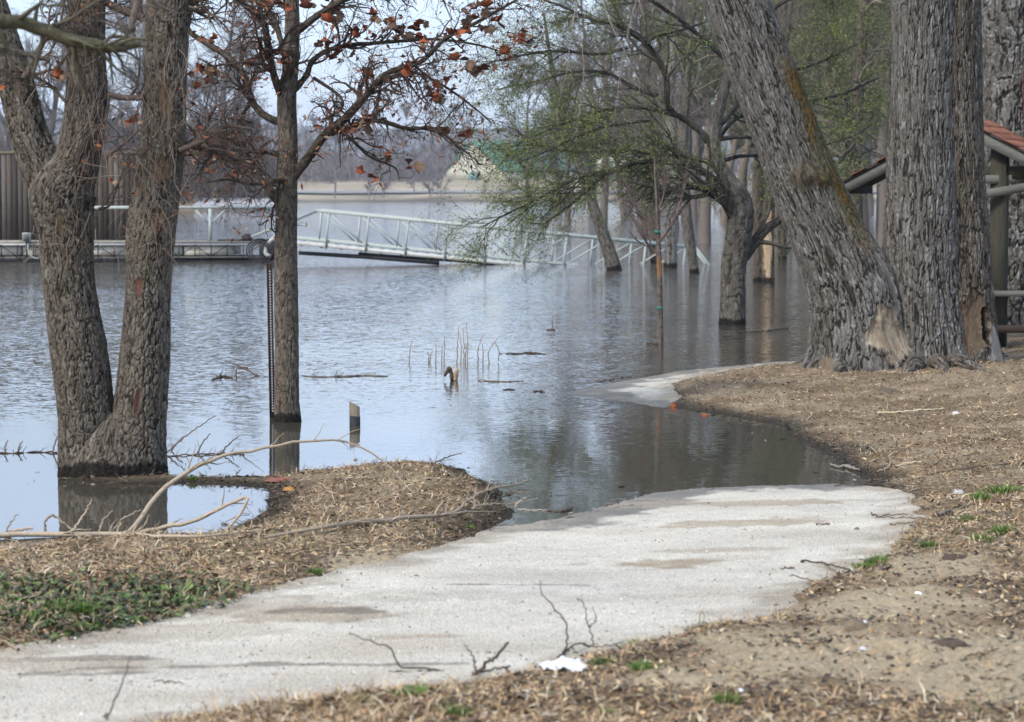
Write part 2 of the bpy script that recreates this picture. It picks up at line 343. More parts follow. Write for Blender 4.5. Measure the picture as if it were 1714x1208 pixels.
vm = nn(nt, 'ShaderNodeVectorMath', operation='MULTIPLY'); l(a.outputs['Color'], vm.inputs[0]); l(mm.outputs[0], vm.inputs[1]); l(vm.outputs[0], b.inputs['Base Color'])
bp = nn(nt, 'ShaderNodeBump', _Distance=.006); l(vo.outputs['Distance'], bp.inputs['Height']); bp.invert = True; l(bp.outputs[0], b.inputs['Normal'])
M_path = m
link('path', mesh('path', np.stack([X, Y, hh], -1).reshape(-1, 3)[used], q, M_path, pc.reshape(-1, 3)[used], True), kind='structure')

# water
m, nt, b = newmat('flood_water', .035, .5); l = nt.links.new; b.inputs['IOR'].default_value = 1.5
b.inputs['Base Color'].default_value = (.060, .054, .040, 1)
tcn = nn(nt, 'ShaderNodeTexCoord'); mp1 = nn(nt, 'ShaderNodeMapping'); mp1.inputs['Rotation'].default_value = (0, 0, .25); mp1.inputs['Scale'].default_value = (1, 1.35, 1); l(tcn.outputs['Object'], mp1.inputs[0])
n1 = nn(nt, 'ShaderNodeTexNoise', _Scale=8.5, _Detail=4, _Roughness=.62); l(mp1.outputs[0], n1.inputs['Vector'])
mp2 = nn(nt, 'ShaderNodeMapping'); mp2.inputs['Scale'].default_value = (.09, .30, 1); l(tcn.outputs['Object'], mp2.inputs[0])
n2 = nn(nt, 'ShaderNodeTexNoise', _Scale=1.0, _Detail=4, _Roughness=.6); l(mp2.outputs[0], n2.inputs['Vector'])
r2 = nn(nt, 'ShaderNodeMapRange'); r2.inputs[1].default_value = .36; r2.inputs[2].default_value = .64; r2.inputs[3].default_value = .55; r2.inputs[4].default_value = 1.15; l(n2.outputs[0], r2.inputs[0])
sep = nn(nt, 'ShaderNodeSeparateXYZ'); l(tcn.outputs['Object'], sep.inputs[0])
ry = nn(nt, 'ShaderNodeMapRange'); ry.inputs[1].default_value = 17; ry.inputs[2].default_value = 40; ry.inputs[3].default_value = .04; ry.inputs[4].default_value = .62; l(sep.outputs[1], ry.inputs[0])
mm = nn(nt, 'ShaderNodeMath', operation='MULTIPLY'); l(r2.outputs[0], mm.inputs[0]); l(ry.outputs[0], mm.inputs[1])
md = nn(nt, 'ShaderNodeMath', operation='MULTIPLY'); md.inputs[1].default_value = 1.0; l(mm.outputs[0], md.inputs[0])
sb = nn(nt, 'ShaderNodeVectorMath', operation='SUBTRACT'); sb.inputs[1].default_value = (.5, .5, .5); l(n1.outputs['Color'], sb.inputs[0])
n3 = nn(nt, 'ShaderNodeTexNoise', _Scale=24.0, _Detail=3, _Roughness=.6); l(mp1.outputs[0], n3.inputs['Vector']); s3 = nn(nt, 'ShaderNodeVectorMath', operation='SUBTRACT'); s3.inputs[1].default_value = (.5, .5, .5); l(n3.outputs['Color'], s3.inputs[0])
ad = nn(nt, 'ShaderNodeVectorMath', operation='ADD'); l(sb.outputs[0], ad.inputs[0]); l(s3.outputs[0], ad.inputs[1])
m3 = nn(nt, 'ShaderNodeVectorMath', operation='MULTIPLY'); m3.inputs[1].default_value = (1, 1, 0); l(ad.outputs[0], m3.inputs[0])
sc3 = nn(nt, 'ShaderNodeVectorMath', operation='SCALE'); l(m3.outputs[0], sc3.inputs[0]); l(md.outputs[0], sc3.inputs['Scale'])
a3 = nn(nt, 'ShaderNodeVectorMath', operation='ADD'); a3.inputs[1].default_value = (0, 0, 1); l(sc3.outputs[0], a3.inputs[0]); nr = nn(nt, 'ShaderNodeVectorMath', operation='NORMALIZE'); l(a3.outputs[0], nr.inputs[0]); l(nr.outputs[0], b.inputs['Normal'])
MB().add([(-900, 3, 0), (900, 3, 0), (900, 1400, 0), (-900, 1400, 0)], q=[(0, 1, 2, 3)]).build('water', m, kind='structure')
MB().add([(-1500, -60, -.6), (1500, -60, -.6), (1500, 3000, -.6), (-1500, 3000, -.6)], q=[(0, 1, 2, 3)]).build('river_bed', M_farground, col=(.05, .04, .03), kind='structure')
#PART2
# ------------------------------------------------------------------ trunks
OAKB = dict(fw=.9, cw=.8, cu=.024, cv=.062, depth=.012, warp=.42, plate=(.225, .195, .155), plate2=(.12, .098, .076), crack=(.035, .027, .02), lich=(.28, .27, .23))
COTB = dict(fw=1.1, cw=.5, cu=.027, cv=.13, depth=.021, warp=.38, plate=(.225, .213, .195), plate2=(.115, .104, .088), crack=(.030, .025, .02), lich=(.36, .355, .335))
DRKB = dict(fw=1.1, cw=.5, cu=.025, cv=.12, depth=.020, warp=.3, plate=(.175, .152, .122), plate2=(.09, .073, .056), crack=(.022, .017, .013), lich=(.34, .33, .30))
FINE = dict(cu=.018, cv=.060, depth=.006, warp=.7, plate=(.22, .185, .145), plate2=(.145, .118, .09), crack=(.06, .046, .034), lich=(.27, .26, .22))
def stem(pts, nu, nv, bk, seed, flare=None, scars=(), wetz=None, knobs=(), moss=None, gnarl=.05, twist=0., tint=1.0):
    """pts rows: x, y, z, radius. Returns grid V (nv,nu,3) and colours; real bark relief"""
    c = resample(pts, nv); P, r = c[:, :3], c[:, 3]; T = nrm(np.gradient(P, axis=0))
    U = nrm(np.cross(T, np.array((0., 1., 0.)))); W = np.cross(T, U); s = np.concatenate([[0], np.cumsum(np.linalg.norm(np.diff(P, axis=0), axis=1))])
    th = np.arange(nu) * 2 * math.pi / nu; rm = float(np.median(r)); per = max(6, int(round(2 * math.pi * rm / bk['cu'])))
    TH, SS = np.meshgrid(th, s); RR = np.broadcast_to(r[:, None], TH.shape); uu = TH / (2 * math.pi)
    Z0 = P[:, 2][:, None] + 0 * TH
    lob = 1 + gnarl * fbm(uu * 4, SS * .9, s=seed, per=4, o=3)
    if flare:
        z0, hgt, amp, nl = flare; e = np.exp(-np.maximum(SS - z0, 0) / hgt); pw = .5 + .5 * np.cos(nl * TH + 5 * vnoise(uu * 3, 0 * uu, s=seed + 9, per=3) + .6)
        lob = lob + amp * e * (.35 + .9 * pw ** 1.5)
    ct, st_ = np.cos(TH) * rm / bk['cu'], np.sin(TH) * rm / bk['cu']; sv = SS / bk['cv']
    wx = bk['warp'] * (1.5 * fbm(ct * .28, sv * .55, st_ * .28, s=seed + 1, o=3) + .5 * vnoise(ct * 1.6, sv * 2.4, st_ * 1.6, s=seed + 14)) + twist * SS / rm
    u = uu * per + wx; v = sv * (1 + .12 * vnoise(ct * .2, sv * .2, st_ * .2, s=seed + 15)) + .9 * fbm(ct * .5, sv * .8, st_ * .5, s=seed + 2, o=3)
    f1, f2, idd = cells(u, v, per, seed + 3); wd = .10 + .16 * (.5 + .5 * vnoise(ct * .9, sv * 1.2, st_ * .9, s=seed + 16)); edge = sm(.0, wd, f2 - f1)
    g1, g2, id2 = cells(u * 2, v * 2.6, per * 2, seed + 5); edge2 = sm(.0, .22, g2 - g1)
    pa = max(5, int(per * .85)); n1 = fbm(uu * pa + wx, sv * .62 + .4 * vnoise(ct * .5, sv, st_ * .5, s=seed + 17), s=seed + 18, o=3, per=pa); fur = sm(.0, .17, np.abs(n1))
    E = fur ** bk.get('fw', 1.) * (1 - bk.get('cw', .6) * (1 - edge)) ; fine_ = fbm(ct * 2.6, sv * 3.2, st_ * 2.6, s=seed + 6, o=4)
    rel = E * (.60 + .40 * idd) * (.78 + .22 * edge2) + .34 * fine_
    streak = fbm(ct * 3.2, sv * .9, st_ * 3.2, s=seed + 19, o=3)
    keep = np.ones(TH.shape); col = mixc(np.array(bk['plate2']), np.array(bk['plate']), np.clip(.5 * idd + .3 * id2 + .9 * streak + .45 * fbm(np.cos(TH) * 2, SS * 1.5, np.sin(TH) * 2, s=seed + 7) + .08, 0, 1))
    pale = sm(.55, .95, id2 * .45 + .35 * idd + .8 * streak + .2 * fine_) * sm(.4, .9, E); col = mixc(col, np.array(bk['lich']), pale * .8)
    col = mixc(np.array(bk['crack']), col, sm(.08, .60, E * (.7 + .3 * edge2) + .5 * fine_))
    off = np.zeros(TH.shape); fuz = fbm(np.cos(TH) * 5, SS * 7, np.sin(TH) * 5, s=seed + 8)
    for (sth, ss, wth, ws, dep, c1, c2) in scars:
        dth = (TH - sth + math.pi) % (2 * math.pi) - math.pi; e = (dth / wth) ** 2 + ((SS - ss) / ws) ** 2 + .9 * fuz; k = sm(1.1, .75, e)
        lip = np.exp(-((e - 1.15) / .16) ** 2); keep = keep * (1 - k); off += -dep * sm(1.1, .1, e) + .35 * dep * lip
        g = np.clip(.5 + 1.3 * fbm(np.cos(TH) * 9, SS * 5, np.sin(TH) * 9, s=seed + 10), 0, 1); col = mixc(col, mixc(np.array(c1), np.array(c2), g), k)
        off += k * .012 * fbm(np.cos(TH) * 12, SS * 4, np.sin(TH) * 12, s=seed + 13)
    for (sth, ss, wth, ws, dep, c1) in knobs:
        dth = (TH - sth + math.pi) % (2 * math.pi) - math.pi; e = (dth / wth) ** 2 + ((SS - ss) / ws) ** 2; k = np.exp(-e * 1.6)
        off += dep * k + dep * .5 * k * fuz ; col = mixc(col, mixc(np.array(c1) * .35, np.array(c1), .5 + .5 * np.cos(7 * np.sqrt(e) + 9 * fuz)), sm(.25, .7, k)); keep = keep * (1 - .8 * sm(.3, .8, k))
    if moss:
        mth, s0, s1, mc = moss; dth = (TH - mth + math.pi) % (2 * math.pi) - math.pi
        k = sm(.75, .1, np.abs(dth)) * sm(s0 - .2, s0 + .5, SS) * sm(s1 + .3, s1 - .4, SS); col = mixc(col, np.array((.085, .075, .022)), k * .75); k2 = k * sm(.02, .3, fuz + .35 * (rel - .5)); col = mixc(col, np.array(mc), k2 * .75)
    if wetz is not None:
        k = sm(wetz + .03, wetz, Z0 + .05 * fuz); col = mixc(col, np.array((.014, .012, .010)), k * .93)
    rad = RR * lob + (rel - .6) * bk['depth'] * keep * np.clip(RR / rm, .5, 1.6) + off
    V = P[:, None, :] + rad[..., None] * (U[:, None, :] * np.cos(TH)[..., None] + W[:, None, :] * np.sin(TH)[..., None])
    return V, col * tint * .70
def stem_mesh(name, parts, mat=None):
    Vs, Qs, Cs, n = [], [], [], 0
    for V, C in parts:
        nv, nu = V.shape[:2]; i = np.arange((nv - 1) * nu).reshape(nv - 1, nu); j = np.roll(i, -1, 1)
        Vs.append(V.reshape(-1, 3)); Cs.append(C.reshape(-1, 3)); Qs.append(np.stack([i, i + nu, j + nu, j], -1).reshape(-1, 4) + n); n += nv * nu
    return mesh(name, np.vstack(Vs), np.vstack(Qs), mat or M_bark, np.vstack(Cs), True)
def px_stem(rows, Y, dz=None):
    """rows (centre px, py, half width px) in the photograph -> stem points at distance Y"""
    out = []
    for r in rows:
        y = Y + (r[3] if len(r) > 3 else 0); p = at(r[0], r[1], y); out.append((p[0], p[1], p[2], r[2] * y / F))
    return out
# theta: 0 faces +x side (right), the camera side is chosen by CAMTH
# U = T x Y = for an upright stem (z x y) = -x ; W = T x U = z x (-x) = -y -> theta 0 left, pi/2 towards the camera, pi right
LEFT, FRONT, RIGHT = 0., math.pi / 2, math.pi

def branchy(root, limbs, mat, levels, col, name='limb', k=(6, 4, 3), crown='twigs', kids_of=None, bk=None, seed=0):
    """limbs: list of (n,4) arrays, each a child mesh; then finer growth joined in one crown mesh"""
    A = np.stack([resample(l, 14) for l in limbs]); P, Rr = A[..., :3], A[..., 3]
    for i, l in enumerate(limbs):
        if bk and l[0][3] > .022:
            V, C = stem(l, 22, 90, bk, seed + i * 7, gnarl=.22, tint=.55); me = stem_mesh(name, [(V, C)])
        else:
            T = Tubes(); T.add(P[i:i + 1], Rr[i:i + 1], 8, col); me = T.mesh(name, mat)
        link(name, me, root)
    T = Tubes(); fP, fR = P, Rr; out = []
    for (K, Lm, ang, n, wander, trop, rk, rmin, kk, flat, t0, lt) in levels:
        S, D, Ln, r0 = kids(fP, fR, K, Lm, ang, t0, rk, rmin, flat, lt=lt); fP, fR = grow(S, D, Ln, r0, n, wander, trop)
        T.add(fP, fR, kk, col); out.append((fP, fR))
    link(crown, T.mesh(crown, mat), root, kind='stuff')
    return out

def buds(P, N, size, cols, jit=.03):
    M, n, _ = P.shape; i = rng.integers(0, M, N); t = rng.random(N) * (n - 1); j = np.minimum(t.astype(int), n - 2); f = (t - j)[:, None]
    c = P[i, j] * (1 - f) + P[i, j + 1] * f + rng.normal(0, jit, (N, 3)); a = nrm(rng.normal(size=(N, 3))); b = nrm(np.cross(a, rng.normal(size=(N, 3)))); s = size * rng.uniform(.5, 1.4, (N, 1))
    V = np.stack([c - a * s, c + b * s * .42, c + a * s, c - b * s * .42], 1).reshape(-1, 3); q = np.arange(N * 4).reshape(N, 4)
    k = np.array(cols)[rng.integers(0, len(cols), N)] * rng.uniform(.7, 1.3, (N, 1)); return V, q, np.repeat(k, 4, 0)
# --- leaning V-shaped tree standing in the left pool
YV = float(onz(190, 800)[1]) ; root = thing('maple_tree', 'twin-stemmed rough-barked tree forming a V, its base in the left pool', 'tree', (onz(190, 800)[0], YV, 0))
def rel(root, me_rows): return [(p[0] - root.location.x, p[1] - root.location.y, p[2] - root.location.z, p[3]) for p in me_rows]
YV += .18
Lr = rel(root, px_stem([(160, 850, 58), (152, 800, 52), (146, 740, 47), (144, 690, 46), (134, 600, 47), (116, 480, 43), (110, 390, 46), (105, 320, 56), (130, 262, 38), (145, 170, 35), (144, 80, 32), (146, 0, 30), (150, -120, 27)], YV))
Rr_ = rel(root, px_stem([(218, 850, 62), (222, 800, 55), (228, 740, 49), (234, 690, 45), (243, 600, 42), (249, 480, 38), (253, 390, 41), (262, 320, 40), (272, 250, 37), (276, 160, 35), (279, 60, 36), (284, 0, 38), (292, -120, 34)], YV))
Fk = rel(root, px_stem([(98, 345, 36), (74, 290, 36), (50, 230, 32), (32, 160, 30), (14, 90, 26), (-14, 0, 22), (-50, -100, 18)], YV))
brs = (.26, .115, .05); scv = [(FRONT + .1, 2.28, .4, .09, .01, (.17, .11, .07), (.12, .08, .055)), (FRONT + .3, 1.95, .3, .08, .01, (.19, .125, .075), (.13, .085, .055)), (FRONT - .3, 1.5, .2, .07, .006, (.20, .10, .07), (.12, .07, .05)), (FRONT, .75, .12, .1, .005, (.16, .08, .06), (.11, .06, .05)), (FRONT + .2, 2.75, .35, .12, .008, (.19, .13, .08), (.13, .09, .06))]
a = stem(Lr, 240, 620, OAKB, 31, (0.15, .16, .10, 5), wetz=.075, scars=[(FRONT, 1.9, .15, .08, .005, (.16, .115, .06), (.11, .085, .06))]); bq = stem(Rr_, 240, 620, OAKB, 61, (.15, .2, .13, 6), wetz=.085, scars=scv); cc = stem(Fk, 170, 260, OAKB, 91)
link('trunk', stem_mesh('trunk', [a]), root); link('trunk_base', stem_mesh('trunk_base', [stem(rel(root, px_stem([(190, 860, 84), (189, 815, 80), (188, 790, 75), (188, 765, 69), (188, 740, 58), (189, 715, 42), (190, 695, 22), (190, 688, 4)], YV - .02)), 260, 170, OAKB, 77, (.12, .12, .10, 6), wetz=.085, gnarl=.1)]), root); link('trunk', stem_mesh('trunk', [bq]), root); link('trunk', stem_mesh('trunk', [cc]), root)
TWC = (.085, .063, .05)
V_limbs = [rel(root, px_stem([(300, 252, 5), (340, 235, 5), (375, 212, 3.5), (420, 215, 2)], YV - .1)), rel(root, px_stem([(180, 157, 4), (205, 163, 5), (240, 163, 5)], YV - .1)), rel(root, px_stem([(178, 262, 2.4), (205, 242, 2.2), (232, 218, 2)], YV - .2)),
           rel(root, px_stem([(310, 240, 6), (340, 248, 5), (372, 256, 4), (400, 268, 3)], YV)), rel(root, px_stem([(165, 350, 3), (185, 342, 2), (200, 300, 1.5), (212, 270, 1)], YV)), rel(root, px_stem([(110, 170, 3), (80, 140, 2.5), (40, 120, 2), (0, 90, 1.5)], YV - .1)),
           rel(root, px_stem([(250, 50, 7), (300, 20, 6), (360, -20, 5), (420, -60, 4)], YV)), rel(root, px_stem([(240, 30, 7), (190, 10, 6), (120, -30, 5), (60, -60, 4)], YV)), rel(root, px_stem([(40, 130, 5), (80, 60, 4.5), (130, 20, 3.5), (190, -10, 2)], YV - .2))]
lv = branchy(root, V_limbs, M_twig, [(80, .6, (.4, 1.3), 7, .30, (0, 0, .02), .6, .003, 5, 1., .0, .4), (480, .34, (.4, 1.2), 6, .28, (0, 0, -.05), .6, .0017, 4, .9, .1, .4), (1300, .18, (.4, 1.1), 5, .3, (0, 0, -.08), .6, .0011, 3, .9, .1, .3)], TWC, name='branch')
# thin suckers and dead twigs hanging against the bark
S = []; D = []
for k in range(150):
    w = rng.random(); y = rng.uniform(20, 420); cx_ = np.interp(y, [0, 300, 420], [145, 110, 112]) if w < .45 else np.interp(y, [0, 300, 420], [280, 262, 250])
    p = at(cx_ + rng.uniform(-60, 50), y, YV - rng.uniform(.2, .34)); S.append(p - np.array(root.location)); D.append((rng.normal(0, .5), rng.normal(-.1, .3), rng.normal(-.7, .5)))
P, Rr = grow(np.array(S), np.array(D), rng.uniform(.12, .6, 150), rng.uniform(.0014, .003, 150), 8, .16, (0, -.0, -.05)); T = Tubes(); T.add(P, Rr, 4, (.20, .155, .12))
s2, d2, l2, r2_ = kids(P, Rr, 330, .12, (.4, 1.)); P2, R2 = grow(s2, d2, l2, r2_, 5, .25, (0, 0, -.05)); T.add(P2, R2, 3, (.21, .15, .10)); link('hanging_twigs', T.mesh('hanging_twigs', M_twig), root, kind='stuff')
lvV = lv; V_tips = (lv[1][0][:, -1], lv[2][0][:, -1]); V_root = root

# --- young oak with brown leaves
b0 = onz(480, 705); YO = float(b0[1]); root = thing('oak_tree', 'slim oak with clinging russet leaves beside the perforated post', 'tree', (b0[0], YO, 0)); O_root = root
tr = rel(root, px_stem([(481, 735, 23), (481, 704, 23), (480, 660, 21), (480, 560, 20), (479, 470, 19.5), (479, 400, 18.5), (480, 350, 18), (480, 300, 18), (482, 232, 16.5), (480, 165, 16), (487, 110, 13), (489, 50, 12.5), (489, 0, 11.5), (490, -120, 9), (492, -300, 5)], YO))
link('trunk', stem_mesh('trunk', [stem(tr, 150, 640, FINE, 131, (.1, .07, .12, 5), wetz=.055)]), root)
def O(rows, dy=(0, 0)):
    n = len(rows); return rel(root, [tuple(at(x, y, YO + dy[0] + (dy[1] - dy[0]) * i / (n - 1))) + (w * YO / F,) for i, (x, y, w) in enumerate(rows)])
OL = [O([(486, 303, 9), (515, 265, 8.5), (545, 225, 8), (581, 195, 7), (615, 156, 5.5), (648, 122, 4.5), (704, 103, 3.8), (747, 63, 3.2), (800, 36, 2.6), (885, -12, 1.6)], (0, -.5)),
      O([(545, 225, 6), (585, 212, 4.5), (631, 202, 4), (681, 215, 3.3), (727, 215, 2.8), (764, 242, 2), (790, 262, 1)], (0, -.35)),
      O([(615, 156, 4), (655, 128, 3.2), (697, 122, 2.6), (747, 146, 2.2), (800, 185, 1.6), (822, 205, 1)], (-.1, .5)),
      O([(478, 345, 9), (459, 327, 8), (442, 302, 7.5), (426, 271, 6.5), (399, 262, 5.5), (350, 258, 5), (300, 255, 4), (250, 250, 2)], (0, .4)),
      O([(474, 262, 6), (450, 254, 4.5), (422, 252, 4), (376, 246, 3.5), (340, 235, 2.5), (315, 210, 1.5)], (0, -.5)),
      O([(476, 206, 8), (446, 195, 6.5), (422, 169, 6.5), (406, 122, 6), (379, 93, 5.5), (343, 70, 5), (313, 50, 4), (270, 10, 3)], (0, .6)),
      O([(476, 170, 7), (459, 126, 6), (449, 76, 5.5), (439, 36, 5), (400, 0, 4), (360, -40, 3)], (0, -.6)),
      O([(482, 110, 6), (472, 76, 5), (459, 33, 4.5), (440, 0, 4), (430, -50, 3)], (0, .5)),
      O([(488, 155, 6), (512, 126, 5), (525, 99, 4.5), (565, 79, 4), (651, 70, 3.2), (731, 66, 2.6), (800, 75, 1.8), (850, 90, 1)], (0, .3)),
      O([(489, 60, 6), (540, 20, 5), (600, -10, 4.5), (690, -30, 4), (800, -40, 3)], (0, -.3)), O([(486, 20, 5), (440, -20, 4), (380, -60, 4), (300, -70, 3)], (0, .2)),
      O([(484, 300, 6), (462, 303, 4), (420, 308, 3), (380, 300, 2), (345, 305, 1)], (0, -.7)), O([(560, 208, 5), (590, 235, 3), (620, 262, 2.4), (660, 280, 1.6), (668, 300, 1)], (0, -.2)),
      O([(525, 130, 3), (568, 160, 2.6), (571, 182, 2.4), (540, 200, 1.6)], (0, -.4)), O([(640, 125, 3), (633, 165, 2.6), (630, 200, 1.6)], (-.2, -.3))]
lv = branchy(root, OL, M_bark, [(190, .55, (.4, 1.15), 8, .30, (0, 0, -.015), .55, .0035, 6, .9, .12, .45), (1100, .30, (.45, 1.2), 7, .34, (0, 0, -.02), .6, .0022, 4, .9, .1, .4),
                             (5600, .17, (.4, 1.2), 6, .36, (0, 0, -.02), .6, .0012, 3, .95, .1, .3)], (.075, .055, .043), name='limb', bk=FINE, seed=200)
O_tips = (lv[1][0][:, -1], lv[2][0][:, -1])
# leaf shapes: lobed, curled along the midrib
def leaf_mesh(name, seed, L=.105, Wd=.055, curl=1.0, col=(.16, .05, .02)):
    r = np.random.default_rng(seed); n = 11; t = np.linspace(0, 1, n); w = Wd * np.sin(np.pi * np.clip(t, .02, .98) ** .85) * (1 + .28 * np.cos(t * 3.3 * 2 * np.pi + seed)) + .001
    V = []; ang = 0; x = z = 0
    for i in range(n):
        fold = .75 + .5 * math.sin(seed + i * .5); V += [(x, -w[i] * math.cos(fold), z + w[i] * math.sin(fold)), (x, 0, z), (x, w[i] * math.cos(fold * .7), z + w[i] * math.sin(fold * .7))]
        ang += curl * r.uniform(-.1, .42); x += L / n * math.cos(ang); z -= L / n * math.sin(ang)
    Q = [(3 * i + a, 3 * i + a + 1, 3 * i + a + 4, 3 * i + a + 3) for i in range(n - 1) for a in (0, 1)]
    V = np.array(V); c = np.array(col) * (.75 + .5 * r.random((len(V), 1))); return mesh(name, V, np.array(Q), M_green if col[1] > col[0] else M_litter, c)
lcols = [(.20, .052, .022), (.12, .042, .025), (.25, .075, .028), (.20, .13, .085), (.10, .04, .026), (.16, .072, .04)]
LM = [leaf_mesh('leaf', s, col=c, curl=1.1 + .4 * (s % 3), Wd=.05, L=.10 + .015 * (s % 2)) for s, c in enumerate(lcols)]
def hang_leaves(root, tips, n, spots, scale=(.6, 1.25), pick=None, YY=None):
    tips = np.vstack(tips) + np.array(root.location); zc = tips[:, 1] * cp + (HC - tips[:, 2]) * sp_
    px_ = CX + F * tips[:, 0] / zc; py_ = CY - F * ((tips[:, 2] - HC) * cp + tips[:, 1] * sp_) / zc; done = 0
    ch = []
    for (x, y, rad, k) in spots:
        d = np.hypot(px_ - x, py_ - y) + rng.random(len(px_)) * rad; o = np.argsort(d)[:k]; ch += list(o)
    ch = list(dict.fromkeys(ch))[:n]
    for i in ch:
        o = link('leaf', LM[pick[rng.integers(len(pick))] if pick else rng.integers(len(LM))], root, loc=tips[i] - np.array(root.location), rot=(rng.uniform(-.9, .9), rng.uniform(.5, 1.9), rng.uniform(0, 6.3)))
        s = rng.uniform(*scale); o.scale = (s, s, s)
hang_leaves(O_root, O_tips, 270, [(800, 20, 90, 24), (860, 55, 30, 9), (885, 55, 25, 8), (840, 90, 40, 10), (760, 60, 60, 16), (700, 50, 60, 14), (650, 45, 40, 16), (600, 60, 60, 12), (550, 75, 60, 12), (740, 150, 60, 14), (720, 155, 25, 6), (615, 120, 25, 7),
    (690, 110, 40, 8), (790, 110, 60, 8), (450, 90, 25, 7), (470, 90, 20, 5), (340, 110, 25, 14), (330, 140, 18, 6), (360, 105, 40, 5), (410, 240, 12, 3), (375, 245, 8, 2), (508, 193, 6, 1), (615, 200, 20, 8), (590, 208, 20, 4), (530, 270, 25, 2), (690, 275, 12, 3),
    (650, 255, 30, 3), (780, 220, 30, 5), (745, 215, 15, 4), (795, 262, 10, 1), (560, 20, 60, 9), (440, 0, 30, 8), (480, 0, 30, 7), (600, 295, 15, 3), (530, 5, 40, 6), (620, 25, 40, 6), (740, 10, 60, 12), (820, 230, 20, 2), (380, 70, 40, 4)])
V2, Q2, C2 = buds(lv[2][0], 1900, .024, [(.20, .06, .025), (.13, .05, .03), (.24, .10, .05), (.22, .16, .11)], .015); link('small_leaves', mesh('small_leaves', V2, Q2, M_litter, C2), O_root, kind='stuff')
V2, Q2, C2 = buds(lvV[2][0], 420, .020, [(.22, .07, .025), (.15, .06, .03), (.26, .12, .05)], .015); link('small_leaves', mesh('small_leaves', V2, Q2, M_litter, C2), V_root, kind='stuff')
hang_leaves(V_root, V_tips, 60, [(95, 110, 25, 10), (210, 200, 12, 5), (325, 130, 30, 8), (180, 310, 12, 2), (0, 225, 12, 3), (205, 325, 12, 2), (230, 190, 30, 4), (320, 165, 12, 1), (195, 245, 20, 2), (350, 180, 10, 1), (10, 130, 30, 3), (340, 80, 20, 5)], (.35, .75), [0, 2, 3, 5])

# --- two big cottonwoods and the trunk behind
b1 = og(1430, 612); YB = 24.35; gz = .16
root = thing('cottonwood_tree', 'massive leaning furrowed trunk with mossy right edge and burl, at the water edge', 'tree', (at(1430, 606, YB)[0], YB, gz))
Ln_ = rel(root, px_stem([(1447, 655, 108), (1442, 612, 96), (1436, 560, 80), (1425, 486, 74), (1387, 400, 62), (1356, 331, 58), (1330, 265, 55), (1293, 166, 53), (1256, 66, 52.5), (1229, 0, 52), (1185, -110, 48), (1150, -200, 45)], YB))
sc = [(FRONT + .58, .60, .55, .27, .034, (.44, .37, .27), (.28, .21, .14)), (FRONT - .75, .22, .22, .22, .012, (.23, .185, .13), (.17, .13, .09)), (FRONT + .95, 1.08, .10, .30, .012, (.30, .27, .23), (.22, .18, .14))]
link('trunk', stem_mesh('trunk', [stem(Ln_, 420, 620, COTB, 311, (.25, .16, .10, 9), scars=sc, knobs=[(FRONT + .05, 2.32, .62, .19, .055, (.14, .12, .08)), (FRONT + .45, 2.22, .4, .14, .04, (.13, .10, .05))], moss=(RIGHT - .62, 1.35, 3.6, (.17, .088, .018)), gnarl=.06)]), root)
root2 = thing('cottonwood_tree', 'massive upright grey furrowed trunk in front of the picnic shelter', 'tree', (at(1560, 606, YB)[0], YB + .15, gz))
M1 = rel(root2, px_stem([(1552, 655, 92), (1550, 612, 84), (1548, 560, 72), (1545, 486, 66), (1543, 400, 64), (1545, 331, 61), (1545, 265, 58), (1546, 166, 54), (1548, 66, 53), (1549, 0, 54), (1552, -110, 50), (1555, -200, 46)], YB + .12))
M2 = rel(root2, px_stem([(1608, 655, 84), (1608, 612, 71), (1608, 560, 61), (1608, 486, 55), (1605, 400, 51), (1601, 331, 49), (1599, 265, 48), (1595, 166, 48), (1593, 66, 48), (1594, 0, 47), (1597, -110, 44), (1600, -200, 42)], YB + .20))
link('trunk', stem_mesh('trunk', [stem(M1, 420, 620, COTB, 411, (.25, .15, .12, 8), gnarl=.05, scars=[(FRONT - 1.1, 1.0, .12, .34, .01, (.30, .27, .23), (.22, .18, .14))])]), root2)
link('trunk', stem_mesh('trunk', [stem(M2, 360, 620, DRKB, 511, (.25, .16, .10, 7), gnarl=.06, scars=[(FRONT + .12, .70, .50, .33, .045, (.17, .125, .085), (.12, .085, .055)), (FRONT + .95, .40, .36, .36, .0, (.42, .39, .34), (.27, .21, .14)), (FRONT + .55, .66, .1, .2, .09, (.02, .016, .012), (.03, .022, .016))])]), root2)
# surface roots spreading from both
for rt, specs in ((root, [(1390, 600, -70, 10, 20), (1375, 604, -60, -2, 16), (1420, 612, -30, 12, 18), (1450, 616, 8, 10, 18)]), (root2, [(1530, 616, -20, 9, 16), (1570, 614, 20, 9, 17), (1620, 608, 70, 0, 18), (1600, 612, 60, 10, 16), (1650, 600, 45, -6, 16)])):
    for (x, y, dx, dy, w) in specs:
        rows = []
        for t in np.linspace(-.5, 1, 8):
            p = og(x + dx * t, y + dy * t, .0); p[2] += .05 * (1 - t) - .05 * t if t > 0 else .05 + .3 * t; t_ = max(t, 0); rows.append((p[0] - rt.location.x, p[1] - rt.location.y, p[2] - rt.location.z, (w * (1 - .75 * t_)) * YB / F))
        link('root', stem_mesh('root', [stem(rows, 40, 70, DRKB, int(x), gnarl=.15, tint=1.15)]), rt)
